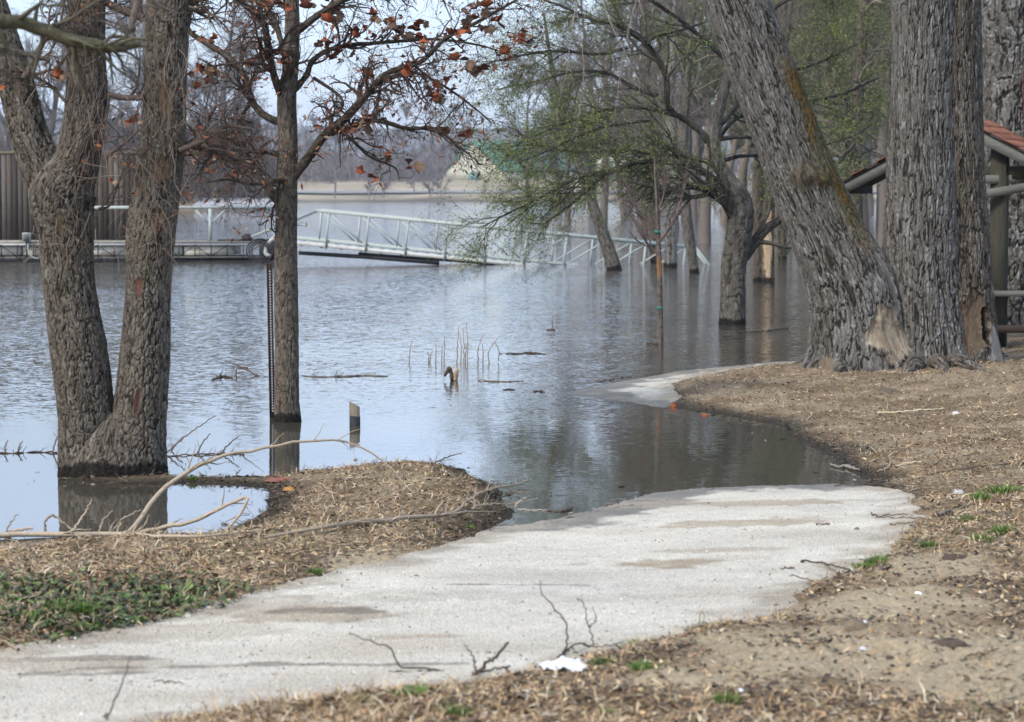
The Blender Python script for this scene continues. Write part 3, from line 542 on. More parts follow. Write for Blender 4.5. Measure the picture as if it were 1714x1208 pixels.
# green-budding tree in mid water
b3 = onz(1226, 543); YG = float(b3[1]); root = thing('willow_tree', 'grey tree hazed with fresh green buds, trunk rising from mid water', 'tree', (b3[0], YG, 0)); G_root = root
GRB = dict(FINE, plate=(.19, .175, .15), plate2=(.115, .10, .08), crack=(.055, .046, .035), cu=.03, cv=.12, depth=.010)
tr = rel(root, px_stem([(1226, 575, 25), (1226, 543, 23), (1227, 500, 22), (1228, 450, 21.5), (1234, 410, 22), (1240, 370, 22), (1238, 335, 20), (1222, 305, 14), (1205, 278, 12), (1195, 250, 11), (1200, 200, 9), (1220, 120, 8), (1240, 20, 7), (1250, -100, 5)], YG))
link('trunk', stem_mesh('trunk', [stem(tr, 90, 380, GRB, 611, (.1, .1, .15, 4), wetz=.07, gnarl=.1, tint=1.)]), root)
def G(rows, dy=(0, 0)):
    n = len(rows); return rel(root, [tuple(at(x, y, YG + dy[0] + (dy[1] - dy[0]) * i / (n - 1))) + (w * .72 * YG / F,) for i, (x, y, w) in enumerate(rows)])
GL = [G([(1090, 200, 4), (1000, 215, 3), (920, 250, 2.4), (860, 275, 1)], (-.6, -1.4)), G([(1236, 440, 13), (1256, 415, 13), (1280, 386, 11), (1307, 367, 9), (1340, 345, 8), (1380, 300, 6), (1430, 240, 4)], (0, .4)),
      G([(1232, 372, 15), (1215, 339, 13), (1180, 315, 12), (1150, 312, 7), (1110, 322, 4), (1080, 335, 2)], (0, -.6)),
      G([(1215, 318, 10), (1185, 292, 8), (1150, 275, 7), (1114, 271, 6), (1071, 271, 5), (1021, 285, 4.5), (972, 295, 4), (915, 325, 3), (860, 352, 2.4), (806, 380, 1.4)], (0, -1.2)),
      G([(1200, 275, 8), (1150, 262, 5), (1087, 257, 4), (1030, 252, 3.5), (972, 255, 3), (900, 243, 2.4), (830, 245, 1.5)], (0, .8)),
      G([(1195, 250, 9), (1170, 218, 8), (1131, 192, 7), (1071, 179, 4.5), (1020, 182, 3.5), (960, 200, 3), (900, 225, 2), (850, 250, 1)], (0, -.4)),
      G([(1131, 192, 6), (1117, 172, 7), (1114, 126, 6.5), (1084, 76, 6), (1038, 43, 5), (992, 33, 3.5), (940, 10, 2.6), (880, -10, 1.6)], (-.2, -.9)),
      G([(1100, 160, 5), (1061, 146, 4.5), (1015, 122, 3.6), (960, 120, 3), (900, 135, 2.2), (830, 150, 1.2)], (-.3, .6)),
      G([(1084, 76, 4), (1095, 62, 3.6), (1140, 50, 3), (1200, 30, 2)], (-.6, .3)), G([(1050, 80, 4), (1000, 90, 3.6), (930, 85, 3), (860, 95, 2), (800, 110, 1)], (-.5, -1.2)),
      G([(1200, 215, 7), (1215, 200, 6), (1240, 170, 5), (1300, 130, 4), (1380, 100, 3), (1460, 60, 2)], (0, 1.2)), G([(1195, 240, 7), (1230, 200, 5), (1290, 180, 4), (1400, 160, 3), (1470, 130, 2)], (.2, 1.6)),
      G([(1240, 60, 6), (1300, 10, 5), (1380, -30, 4)], (0, .8)), G([(1225, 110, 6), (1160, 50, 5), (1090, 0, 4), (1010, -50, 3)], (0, -.8)), G([(1236, 40, 5), (1190, -10, 4), (1100, -60, 3), (960, -90, 2)], (0, -.8)),
      G([(1021, 285, 4), (985, 315, 3), (945, 350, 2), (905, 378, 1)], (-.5, -.2)), G([(1200, 232, 6), (1260, 230, 4), (1330, 250, 3), (1420, 230, 2), (1470, 200, 1)], (0, .9)), G([(1205, 270, 6), (1260, 260, 4), (1400, 270, 3), (1470, 245, 1)], (0, 1.8))]
lv = branchy(root, GL, M_bark, [(230, 1.0, (.3, .8), 8, .14, (-.04, 0, -.02), .55, .005, 5, .8, .15, .5), (1500, .62, (.3, .8), 7, .14, (-.04, 0, -.03), .6, .003, 4, .8, .15, .4),
                             (8500, .38, (.3, .8), 6, .16, (-.03, 0, -.03), .6, .0016, 3, .8, .1, .3)], (.085, .078, .06), name='limb', bk=GRB, seed=700)
V_, q_, c_ = buds(np.concatenate([lv[2][0][:, ::2], lv[1][0][::1, :7:2]]), 96000, .0145, [(.12, .165, .03), (.155, .21, .045), (.10, .14, .03), (.17, .185, .05)])
link('foliage', mesh('foliage', V_, q_, M_green, c_), root, kind='stuff')

# --- sapling with green tie, and pink-brown bare shoots
b4 = onz(1106, 577); YS = float(b4[1]); root = thing('sapling', 'thin staked sapling with peeled orange patch and green tie, standing in water', 'sapling', (b4[0], YS, 0))
tr = rel(root, px_stem([(1107, 600, 5), (1106, 575, 4.8), (1105, 515, 4.6), (1104, 460, 4.4), (1102, 410, 4), (1100, 350, 2.8), (1097, 300, 2.2), (1096, 262, 1.6)], YS))
link('trunk', stem_mesh('trunk', [stem(tr, 26, 240, dict(FINE, cu=.012, cv=.03, depth=.003, plate=(.22, .18, .155), plate2=(.16, .12, .10)), 811, scars=[(FRONT, 1.12, .9, .14, .001, (.42, .20, .07), (.30, .13, .05))])]), root)
for (x, y) in ((1105, 515), (1100, 388)):
    p = at(x, y, YS) - np.array(root.location); MB().tube([p - (0, 0, .018), p + (0, 0, .018)], [.036, .036], 10).build('tie', M_tie, root)
sl_ = [rel(root, px_stem([(1102, 402, 3), (1080, 370, 2), (1060, 340, 1.4), (1045, 300, .8)], YS)), rel(root, px_stem([(1102, 405, 3), (1125, 375, 2), (1138, 340, 1.3), (1150, 300, .8)], YS)), rel(root, px_stem([(1104, 428, 2.5), (1085, 410, 2), (1070, 380, 1.3)], YS)), rel(root, px_stem([(1100, 360, 2), (1110, 330, 1.6), (1118, 290, 1)], YS))]
branchy(root, sl_, M_twig, [(55, .45, (.3, .7), 7, .1, (0, 0, .05), .6, .0028, 4, .9, .1, .3), (150, .25, (.3, .8), 6, .12, (0, 0, .02), .6, .0018, 3, .9, .1, .3)], (.12, .088, .078), name='branch')

# --- bare trees: one generator, several shapes
def bare_tree_mesh(h, seed, spread=.5, col=(.15, .125, .105), dens=1.0, rt=None, lean=(0, 0), tw=.008, first=.25, sweep=(0, 0, .06)):
    global rng; keep = rng; rng = np.random.default_rng(seed); rt = rt or h * .018; T1 = Tubes(); T2 = Tubes()
    P, Rr = grow(np.zeros((1, 3)) - (0, 0, .4), np.array([[lean[0], lean[1], 1.]]), np.array([h]), np.array([rt]), 12, .06, (0, 0, .03), .12); T1.add(P, Rr, 10, col)
    fp, fr = P, Rr
    for (K, Lm, ang, n, wan, kk, rmin) in ((int(16 * dens), h * spread * .75, (.5, 1.1), 9, .14, 6, tw * 3), (int(110 * dens), h * spread * .34, (.4, 1.), 7, .18, 4, tw * 1.7), (int(700 * dens), h * spread * .17, (.3, 1.), 5, .2, 3, tw), (int(2300 * dens), h * spread * .085, (.3, 1.), 4, .2, 3, tw * .7)):
        s_, d_, l_, r_ = kids(fp, fr, K, Lm, ang, first if fp is P else .1, .55, rmin, 1., lt=.55); fp, fr = grow(s_, d_, l_, r_, n, wan, sweep); T2.add(fp, fr, kk, col)
    rng = keep; return T1.mesh('trunk', M_bark), T2.mesh('crown', M_twig), fp
def bare_tree(ms, label, loc, rz=0, sc=1, name='bare_tree', cat='tree', group=None):
    r = thing(name, label, cat, loc, group, (0, 0, rz)); r.scale = (sc, sc, sc); link('trunk', ms[0], r); link('crown', ms[1], r); return r
# trunks standing in the water beyond the gangway end
def flood_trunk(rows, label, seed, bk=GRB, name='flooded_tree', scars=(), base_y=None, up=True, wet=.09, tint=1.0, nu=60, nv=240, col=(.13, .11, .09)):
    by = base_y or rows[0][1]; b = onz(rows[0][0], by); Y = float(b[1]); r = thing(name, label, 'tree', (b[0], Y, 0)); rw = [(rows[0][0], rows[0][1] + 20, rows[0][2])] + list(rows)
    st = rel(r, px_stem(rw, Y)); link('trunk', stem_mesh('trunk', [stem(st, nu, nv, bk, seed, (.2, .15, .12, 4), wetz=wet, scars=scars, gnarl=.08, tint=tint)]), r)
    if up:
        A = resample(st, 14)[None]; T = Tubes(); fp, fr = A[..., :3], A[..., 3]
        for (K, Lm, n, rmin, kk) in ((16, 1.7, 8, .014, 5), (110, .9, 7, .007, 4), (600, .5, 5, .0045, 3)):
            s_, d_, l_, r_ = kids(fp, fr, K, Lm, (.5, 1.2), .42 if K == 16 else .1, .45, rmin); fp, fr = grow(s_, d_, l_, r_, n, .18, (0, 0, -.01)); T.add(fp, fr, kk, col)
        link('crown', T.mesh('crown', M_twig), r)
    return r
WHB = dict(FINE, plate=(.34, .33, .30), plate2=(.22, .20, .17), cu=.05, cv=.2, depth=.012); BRB = dict(FINE, plate=(.16, .13, .10), plate2=(.10, .08, .06), cu=.04, cv=.16, depth=.015)
flood_trunk([(1028, 452, 12), (1016, 410, 11), (1000, 365, 9.5), (985, 320, 8), (965, 265, 7), (945, 200, 6), (925, 120, 4), (910, 20, 2)], 'grey trunk leaning left in front of the gangway rail', 901)
flood_trunk([(1122, 447, 11), (1123, 400, 10), (1124, 350, 10), (1126, 290, 9), (1122, 200, 8), (1126, 100, 6), (1130, 0, 4), (1132, -80, 2)], 'pale smooth trunk just right of the staked sapling', 911, WHB)
flood_trunk([(1162, 457, 8), (1157, 420, 8.5), (1150, 370, 9), (1146, 320, 9), (1144, 240, 7), (1150, 150, 6), (1158, 50, 4), (1165, -50, 2)], 'slender grey trunk bending left beside the pale smooth trunk', 921)
flood_trunk([(1098, 440, 9), (1096, 400, 10), (1094, 340, 9), (1090, 260, 8), (1085, 160, 6), (1080, 60, 4), (1078, -40, 2)], 'dark thin trunk behind the staked sapling', 931, BRB)
flood_trunk([(1270, 472, 9.5), (1271, 420, 9.5), (1270, 360, 10), (1270, 316, 10), (1272, 240, 8), (1276, 140, 7), (1280, 40, 5), (1284, -60, 3)], 'brown trunk touching the peeled pale trunk, behind the budding tree', 941, BRB)
flood_trunk([(1286, 473, 10), (1286, 430, 10), (1285, 392, 10), (1287, 350, 10), (1290, 300, 9), (1300, 220, 7), (1310, 120, 5), (1325, 0, 3)], 'peeled trunk with pale bare wood low down, in the water', 951, BRB,
            scars=[(FRONT - .15, 1.05, .85, .75, .004, (.60, .50, .36), (.45, .28, .14)), (FRONT - .2, 1.7, .35, .09, .004, (.50, .13, .04), (.35, .12, .05)), (FRONT, 2.25, .5, .28, .004, (.40, .32, .24), (.2, .15, .1))])
flood_trunk([(1310, 434, 7), (1309, 400, 7.5), (1308, 350, 7), (1306, 280, 6.5), (1310, 180, 5), (1312, 60, 4), (1316, -60, 2)], 'distant short dark trunk seen left of the leaning giant', 961, BRB)
flood_trunk([(1433, 500, 18), (1430, 420, 16), (1429, 340, 15), (1428, 300, 14), (1432, 200, 12), (1440, 100, 10), (1446, 0, 8), (1450, -60, 6)], 'dark trunk behind the gap between the two giants', 971, BRB)
# trunks behind the shelter
YK = 31.0
r = thing('cottonwood_tree', 'furrowed trunk with a red streak standing behind the picnic shelter', 'tree', (at(1695, 585, YK)[0], YK, .15))
st = rel(r, px_stem([(1704, 640, 66), (1702, 585, 56), (1698, 520, 49), (1696, 400, 47), (1694, 260, 46), (1692, 120, 46), (1690, 0, 45), (1688, -120, 42)], YK))
link('trunk', stem_mesh('trunk', [stem(st, 240, 420, dict(COTB, cu=.07, depth=.045), 1001, (.3, .2, .14, 7), gnarl=.06, scars=[(FRONT + .28, 3.55, .055, .62, .0, (.24, .06, .05), (.16, .07, .06))])]), r)
r = thing('cottonwood_tree', 'furrowed trunk at the right edge, furthest behind the picnic shelter', 'tree', (at(1790, 580, 32.5)[0], 32.5, .12))
st = rel(r, px_stem([(1790, 640, 70), (1786, 580, 62), (1780, 500, 54), (1776, 380, 52), (1772, 240, 50), (1768, 100, 50), (1765, -120, 48)], 32.5))
link('trunk', stem_mesh('trunk', [stem(st, 200, 360, DRKB, 1021, (.3, .2, .14, 7), gnarl=.06)]), r)
# ------------------------------------------------------------------ far shore, hills, houses
def bank(name, X, Y, Z, col): 
    i = np.arange(X.size).reshape(X.shape); q = np.stack([i[:-1, :-1], i[:-1, 1:], i[1:, 1:], i[1:, :-1]], -1).reshape(-1, 4)
    return link(name, mesh(name, np.stack([X, Y, Z], -1), q, M_farground, col.reshape(-1, 3), True), kind='structure')
x, y = np.arange(-420, 430, 4.), np.array([430, 438, 441, 444, 450, 458, 466, 474, 482, 495, 520, 560, 640, 760.])
X, Y = np.meshgrid(x, y); Y = Y + 4 * vnoise(X * .03, Y * 0, s=70); Z = np.interp(Y, [432, 440, 446, 470, 520, 760], [-.8, -.1, .6, 2.4, 4.6, 10]) + .25 * fbm(X * .08, Y * .1, s=71)
c = mixc(np.array((.23, .19, .125)), np.array((.33, .28, .20)), .5 + fbm(X * .06, Y * .12, s=72)); c = mixc(c, np.array((.10, .08, .06)), sm(.75, .2, Z))
bank('far_bank', X, Y, Z, c)
XR, YR = np.meshgrid(np.arange(-420, 430, 6.), [456, 461.]); MB_ = np.stack([XR, YR + 4 * vnoise(XR * .03, 0, s=70), np.interp(YR, [440, 446, 470, 520], [-.1, .6, 2.4, 4.6]) + .3], -1)
i = np.arange(XR.size).reshape(XR.shape); link('levee_road', mesh('levee_road', MB_, np.stack([i[:-1, :-1], i[:-1, 1:], i[1:, 1:], i[1:, :-1]], -1).reshape(-1, 4), M_farground, (.20, .20, .20), True), kind='structure')
x, y = np.arange(-900, 900, 12.), np.array([1250, 1320, 1400, 1500, 1620, 1800.]); X, Y = np.meshgrid(x, y)
prof = 44 + 16 * fbm(X * .003, 0 * X, s=75, o=3) + 14 * sm(-150, -420, X); Z = prof * sm(1240, 1650, Y) + 5 * fbm(X * .02, Y * .02, s=76)
bank('hills', X, Y, Z, mixc(np.array((.085, .085, .085)), np.array((.14, .125, .11)), .5 + fbm(X * .02, Y * .03, s=77)))
# left bank with its wood
x, y = np.arange(-150, 45, 2.), np.array([226, 231, 234, 236, 239, 243, 250, 262, 290, 330.]); X, Y = np.meshgrid(x, y); end = sm(455, 425, CX + F * X / Y)
Y = Y + 2 * vnoise(X * .08, 0, s=80); Z = np.interp(Y, [228, 235, 239, 250, 330], [-1.2, -.1, .7, 1.6, 3.]) * end - 1.2 * (1 - end) + .25 * fbm(X * .2, Y * .2, s=81)
bank('left_bank', X, Y, Z, mixc(np.array((.10, .08, .06)), np.array((.17, .135, .095)), .5 + fbm(X * .15, Y * .15, s=82)))
grp = 'bare trees of the wood on the left bank'
shapes = [bare_tree_mesh(19, 1201, .42, (.13, .112, .10), 1.2, tw=.024, first=.12), bare_tree_mesh(16, 1202, .5, (.15, .125, .105), 1.2, tw=.024, first=.1), bare_tree_mesh(22, 1203, .36, (.12, .105, .095), 1.3, tw=.024, first=.15)]
k = 0
for (px_, yy, sc, lab) in [(-40, 250, 1., None), (18, 246, .95, None), (75, 255, 1.1, None), (130, 244, 1., None), (185, 250, .9, None), (235, 243, 1., None), (290, 252, 1.15, None), (335, 244, .95, None), (372, 250, 1.05, None), (405, 246, .8, None), (432, 251, .62, None), (452, 247, .42, None), (-90, 260, 1.1, None), (45, 275, 1.2, None), (160, 280, 1.25, None), (262, 276, 1.2, None), (350, 285, 1.15, None), (300, 262, .7, None), (390, 258, .6, None)]:
    p = at(px_, 345, yy); bare_tree(shapes[k % 3], 'one of the tall grey bare trees massed on the far left bank', (p[0], yy, 1.3), rng.uniform(0, 6), sc, group=grp); k += 1
# undergrowth of the left bank: bare brush in one mass
def brush(name, px0, px1, Y0, Y1, N, h0, h1, z0, col, tw, seed, kk=3, lab=None, **kw):
    xs_ = rng.uniform(px0, px1, N); ys_ = rng.uniform(Y0, Y1, N); S = np.stack([(xs_ - CX) / F * ys_, ys_, np.full(N, z0)], 1); D = np.stack([rng.normal(0, .35, N), rng.normal(0, .35, N), np.ones(N)], 1)
    P, Rr = grow(S, D, rng.uniform(h0, h1, N), np.full(N, tw * 1.6), 5, .12); T = Tubes(); T.add(P, Rr, kk, col); s_, d_, l_, r_ = kids(P, Rr, N * 4, (h0 + h1) * .22, (.3, .9), .15, .6, tw)
    P, Rr = grow(s_, d_, l_, r_, 4, .18, (0, 0, .05)); T.add(P, Rr, 3, col); return link(name, T.mesh(name, M_twig), kind='stuff', **kw)
brush('undergrowth', -150, 452, 238, 262, 2600, 2.5, 8., .9, (.125, .102, .088), .035, 1)
# riprap on the bank
T = MB()
for i in range(260):
    px_ = rng.uniform(330, 462); y_ = rng.uniform(236.2, 240); x_ = (px_ - CX) / F * y_; s = rng.uniform(.12, .42); z_ = .15 + (y_ - 236) * .22
    v = nrm(rng.normal(size=(8, 3))) * s; b8 = np.array([(-1, -1, -1), (1, -1, -1), (1, 1, -1), (-1, 1, -1), (-1, -1, 1), (1, -1, 1), (1, 1, 1), (-1, 1, 1)]) * s * rng.uniform(.5, 1, (8, 3)) * .8 + (x_, y_, z_)
    T.hexa(b8)
T.build('riprap', M_stone, col=(.34, .34, .36), kind='stuff')
# wood along the far shore
far = [bare_tree_mesh(13, 1301, .5, (.19, .165, .155), .5, tw=.05, first=.08), bare_tree_mesh(11, 1302, .6, (.20, .175, .16), .5, tw=.05, first=.06), bare_tree_mesh(16, 1303, .45, (.18, .16, .15), .55, tw=.05, first=.1)]
g = 'bare trees along the far shore'
for (px_, sc, yy, lb_) in [(560, .70, 447, 'slim dark bare tree on the tan far bank, leftmost of the six'), (618, .55, 447, 'small dark bare tree on the tan far bank, second from the left'), (642, .60, 449, 'small dark bare tree on the tan far bank, third from the left'), (720, .62, 447, 'dark bare tree on the far bank, left one of the close pair'), (738, .66, 446, 'dark bare tree on the far bank, right one of the close pair'), (692, .5, 455, 'smallest bare tree on the far bank, just left of the close pair')]:
    p = at(px_, 320, yy); bare_tree(far[int(px_) % 3], lb_, (p[0], yy, .6), px_, sc, group='small trees on the far bank')
xs_ = list(range(455, 770, 13)) + list(range(940, 1800, 17))
for i, px_ in enumerate(xs_):
    yy = 505 + 38 * rng.random() + (40 if 700 < px_ < 1100 else 0); p = at(px_, 300, yy); bare_tree(far[i % 3], 'one of the hazy bare trees in the row along the far shore', (p[0], yy, 4.2), rng.uniform(0, 6), (.7 + .5 * rng.random()) * (1.0 if px_ < 900 else 1.15), group=g)
brush('far_thicket', 420, 735, 500, 560, 1500, 2.5, 7, 4., (.17, .145, .14), .07, 3)
brush('far_thicket', 735, 1800, 560, 620, 2600, 3, 8, 5., (.17, .145, .14), .07, 3)
# green-roofed hall
def hall(px0, px1, pyb, Y, pye, pyr, ridge_off, depth, lab, name='park_hall'):
    a, b = at(px0, pyb, Y), at(px1, pyb, Y); ze, zr = at(px0, pye, Y)[2], at(px0, pyr, Y)[2]; w = b[0] - a[0]; g0 = b[0] - a[0]
    r = thing(name, lab, 'building', (a[0], Y, a[2] - .5)); zb = -.0; he, hr = ze - a[2] + .5, zr - a[2] + .5; gw = w * ridge_off
    # gable end faces the camera's left, long side to the right
    dx = w - gw; ddy = depth
    g_ = MB().add([(0, 0, zb), (gw, -2, zb), (gw, -2, he), (gw * .5, -1, hr), (0, 0, he), (.0, .3, zb), (gw, -1.7, zb), (gw, -1.7, he), (gw * .5, -.7, hr), (0, .3, he)], q=[(0, 1, 2, 4), (5, 9, 7, 6), (0, 5, 6, 1)], t=[(4, 2, 3), (9, 8, 7)]); g_.build('gable_wall', M_wall, r)
    MB().hexa([(gw, -2, zb), (w, ddy, zb), (w, ddy + .3, zb), (gw, -1.7, zb), (gw, -2, he), (w, ddy, he), (w, ddy + .3, he), (gw, -1.7, he)]).build('side_wall', M_wall, r)
    MB().hexa([(0, .3, zb), (gw * .2 + dx, ddy + 9, zb), (gw * .2 + dx, ddy + 9.3, zb), (0, .6, zb), (0, .3, he), (gw * .2 + dx, ddy + 9, he), (gw * .2 + dx, ddy + 9.3, he), (0, .6, he)]).build('rear_wall', M_wall, r)
    o = .5
    MB().hexa([(gw * .5 - .4, -1.6, hr), (gw + .5, -2.9, he - .3), (w + .6, ddy - .6, he - .3), (w - gw * .35, ddy + 4, hr), (gw * .5 - .4, -1.6, hr + .25), (gw + .5, -2.9, he - .05), (w + .6, ddy - .6, he - .05), (w - gw * .35, ddy + 4, hr + .25)]).build('roof', M_roof, r)
    MB().hexa([(gw * .5 - .4, -1.5, hr), (-.6, -.4, he - .3), (w - gw * 1.2, ddy + 9, he - .3), (w - gw * .35, ddy + 4, hr), (gw * .5 - .4, -1.5, hr + .22), (-.6, -.4, he - .05), (w - gw * 1.2, ddy + 9, he - .05), (w - gw * .35, ddy + 4, hr + .22)]).build('roof', M_roof, r)
    for i, u in enumerate((.35, .6, .85)):
        x_ = gw + (w - gw) * u; y_ = -2 + (ddy + 2) * u; MB().box(x_ - .6, x_ + .6, y_ - .12, y_ - .02, he * .35, he * .75).build('window', M_dark, r)
    MB().box(gw * .42, gw * .62, -1.9, -1.25, 0, he * .8).build('door', M_roof, r)
    return r
hall(748, 958, 301, 515, 284, 237, .42, 6, 'low cream hall with green metal roof on the far shore')
hall(1000, 1075, 297, 530, 262, 246, .5, 4, 'small cream shed right of the green-roofed hall on the far shore', 'shed')

# ------------------------------------------------------------------ mid-distance trees on the right, rising out of the flood
gm = [bare_tree_mesh(15, 1401, .46, (.125, .105, .088), 1.25, tw=.0125, first=.34), bare_tree_mesh(13, 1402, .5, (.14, .115, .09), 1.25, tw=.0125, first=.3), bare_tree_mesh(17, 1403, .4, (.12, .098, .08), 1.3, tw=.0125, first=.36)]
fol = []
for g_ in gm:
    V_, q_, c_ = buds(g_[2], 15000, .05, [(.10, .15, .025), (.13, .18, .035), (.12, .13, .04), (.15, .11, .04)], .1); fol.append(mesh('foliage', V_, q_, M_green, c_))
spots_ = [(1180, 88, .85, 1), (1235, 104, 1., 1), (1300, 86, .9, 1), (1352, 96, 1., 1), (1392, 76, .8, 1), (1442, 90, .95, 1), (1478, 82, .9, 1), (1500, 102, 1.1, 0), (1420, 110, 1.1, 1), (1655, 90, .9, 0), (1130, 118, 1., 0), (1075, 124, .95, 0), (1268, 128, 1.2, 0),
          (1340, 132, 1.2, 0), (1010, 150, .9, 0), (1160, 150, 1.1, 0), (1210, 138, 1.1, 1), (1475, 138, 1.2, 0), (1560, 120, 1.1, 0), (1720, 112, 1.1, 0), (1790, 95, 1., 0), (950, 170, .8, 0), (1045, 165, 1., 0), (1385, 150, 1.3, 0)]
for i, (px_, yy, sc, gr) in enumerate(spots_):
    x_ = (px_ - CX) / F * yy; r = bare_tree(gm[i % 3], '%s in the flooded wood behind the giants' % ('tree hazed with green buds' if gr else 'brown bare tree'), (x_, yy, 0), 1.7 * i, sc, name='flooded_tree', group='flooded wood trees %s' % ('in bud' if gr else 'still bare'))
    if gr: link('foliage', fol[i % 3], r)
for i, (px_, yy, sc) in enumerate([(880, 225, .9), (935, 218, 1.2), (992, 214, 1.2), (1050, 208, 1.3), (1112, 204, 1.3), (1170, 200, 1.3), (1240, 196, 1.3), (1320, 190, 1.3), (1370, 200, 1.4), (1410, 190, 1.3), (1455, 196, 1.4), (1490, 185, 1.3)]):
    bare_tree(shapes[i % 3], 'tall grey bare tree in the back row of the flooded wood', ((px_ - CX) / F * yy, yy, -.3), 2.1 * i, sc * .85, group='back row of the flooded wood')
brush('flooded_brush', 1050, 1260, 170, 210, 120, 1.5, 4., -.2, (.15, .12, .10), .03, 6)

# ------------------------------------------------------------------ gangway
YW = 62.; s0 = at(488, 404, YW); sc_ = YW / F
x0, z0 = float(s0[0]), float(s0[2]); slope = -math.tan(.0975); Wd = 1.35
root = thing('gangway', 'pale grey-green truss gangway sloping down from the dock into the water', 'gangway', (x0, YW, 0))
def gp(s, h=0., side=0, out=0.):
    """distance s along the deck, height h square to it, side 0 near 1 far"""
    c_, s_ = math.cos(math.atan(slope)), math.sin(math.atan(slope)); return np.array((s * c_ - h * s_, side * Wd - out, z0 + s * s_ + h * c_))
HT = .86; Ltot = 11.3
for sd__ in (0, 1):
    MB().bar(gp(.57, HT, sd__), gp(10.45, HT, sd__), .075, .085).build('top_rail', M_grey, root)
    MB().bar(gp(0, -.02, sd__, -.05 if sd__ else .02), gp(Ltot, -.02, sd__, -.05 if sd__ else .02), .06, .10).build('bottom_rail', M_kerb, root)
    MB().bar(gp(0, .10, sd__, .0), gp(Ltot, .10, sd__, 0), .05, .055).build('kick_rail', M_grey, root)
    MB().bar(gp(-1.05, .02, sd__), gp(.57, HT, sd__), .055).build('end_brace', M_grey, root); MB().bar(gp(10.45, HT, sd__), gp(11.25, .0, sd__), .055).build('end_brace', M_grey, root)
    off = .0 if sd__ == 0 else -.33
    ps = [.90 + off + i * 1.03 for i in range(10)] if sd__ == 0 else [.60 + i * 1.03 for i in range(10)]
    for i, s in enumerate(ps):
        MB().bar(gp(s, -.10 if sd__ == 0 else 0, sd__, .06 if sd__ == 0 else 0), gp(s, HT - .03, sd__, .02), .055 if sd__ == 0 else .05, .045).build('post', M_grey, root)
        if i < len(ps) - 1:
            n_ = ps[i + 1]; a_, b_ = (gp(s, HT - .04, sd__), gp(n_, .06, sd__)) if s < 5.4 else (gp(s, .06, sd__), gp(n_, HT - .04, sd__)); MB().bar(a_, b_, .042).build('brace', M_grey, root)
for i in range(22):
    s = .25 + i * .52; MB().bar(gp(s, -.06, 0, .0), gp(s, -.06, 1, 0), .05, .07).build('joist', M_dark if i % 2 else M_grey, root)
for i in range(38):
    s = .15 + i * .295; a_, b_ = gp(s - .13, .0, 0), gp(s + .13, .0, 0); MB().hexa([a_, b_, b_ + (0, Wd, 0), a_ + (0, Wd, 0), a_ + (0, 0, .03), b_ + (0, 0, .03), b_ + (0, Wd, .03), a_ + (0, Wd, .03)]).build('deck_board', M_grey, root)
r = thing('mooring_pole', 'dark pole lying on the water under the gangway, beside the dock', 'pole', (x0, YW, .1)); a_ = at(500, 423, YW + .3) - (x0, YW, .1); b_ = at(735, 440, YW - .1) - (x0, YW, .1); MB().tube([a_, (a_ + b_) / 2 + (0, 0, .02), b_], [.05, .055, .05], 8).build('shaft', M_dark, r)
a_ = at(600, 424, YW + .5) - (x0, YW, .1); b_ = at(830, 442, YW + .4) - (x0, YW, .1); MB().tube([a_, b_], [.035, .03], 6).build('spar', M_dark, r)

# ------------------------------------------------------------------ floating dock, wall, box
YD = 64.5
def dp(px, py, y=0.): return at(px, py, YD + y)
root = thing('floating_dock', 'low pontoon dock with pale float casings and rusty lattice skirt', 'dock', (float(dp(200, 432)[0]), YD, 0)); RL = np.array(root.location)
def db(px0, px1, py0, py1, y0, y1): a_, b_ = dp(px0, py1) - RL, dp(px1, py0) - RL; return MB().box(a_[0], b_[0], y0, y1, a_[2], b_[2])
xsf = [-260, -150, -60, 36, 128, 220, 306, 392]
for i in range(len(xsf) - 1): db(xsf[i] + 2, xsf[i + 1] - 3, 409, 427, .06, 2.1).build('float', M_cream, root)
db(-260, 432, 403.5, 407, -.02, 2.3).build('deck', M_wood, root, col=(.26, .24, .20)); db(-260, 420, 407.5, 411, -.05, .05).build('edge_rail', M_kerb, root); db(-260, 455, 432.5, 436, -.03, 2.2).build('keel', M_dark, root)
db(-260, 455, 429.5, 432.4, -.01, 2.0).build('waler', M_wood, root, col=(.16, .15, .13)); db(290, 470, 429, 431, -.1, -.03).build('waler', M_woodx, root)
for i in range(26):
    px_ = -240 + i * 27; MB().bar(dp(px_, 409) - RL - (0, .07, 0), dp(px_, 431) - RL - (0, .07, 0), .028).build('strut', M_rust, root)
    MB().bar(dp(px_, 410 if i % 2 else 429) - RL - (0, .09, 0), dp(px_ + 27, 429 if i % 2 else 410) - RL - (0, .09, 0), .022).build('strut', M_rust, root)
r = thing('pipe_frame', 'grey pipe handrail with Y-shaped post on the dock', 'railing', (float(dp(352, 403)[0]), YD + .6, float(dp(352, 403)[2]))); rl = np.array(r.location)
def dq(px, py, y=.6): return dp(px, py, y) - rl
MB().bar(dq(90, 347), dq(470, 347), .085).build('top_pipe', M_grey, r); MB().bar(dq(352, 404), dq(352, 349), .09).build('post', M_grey, r)
for e in (325, 379): MB().bar(dq(352, 376), dq(e, 349), .05).build('brace', M_grey, r)
MB().bar(dq(112, 404), dq(112, 349), .09).build('post', M_grey, r)
r = thing('mooring_gear', 'dark coiled hoses and black drum at the dock end', 'hoses', (float(dp(448, 420)[0]), YD - .4, .2)); rl = np.array(r.location)
a_ = dp(452, 418, -.2) - rl; MB().tube([a_ - (0, .25, 0), a_ + (0, .35, 0)], [.26, .26], 20).build('drum', M_dark, r)
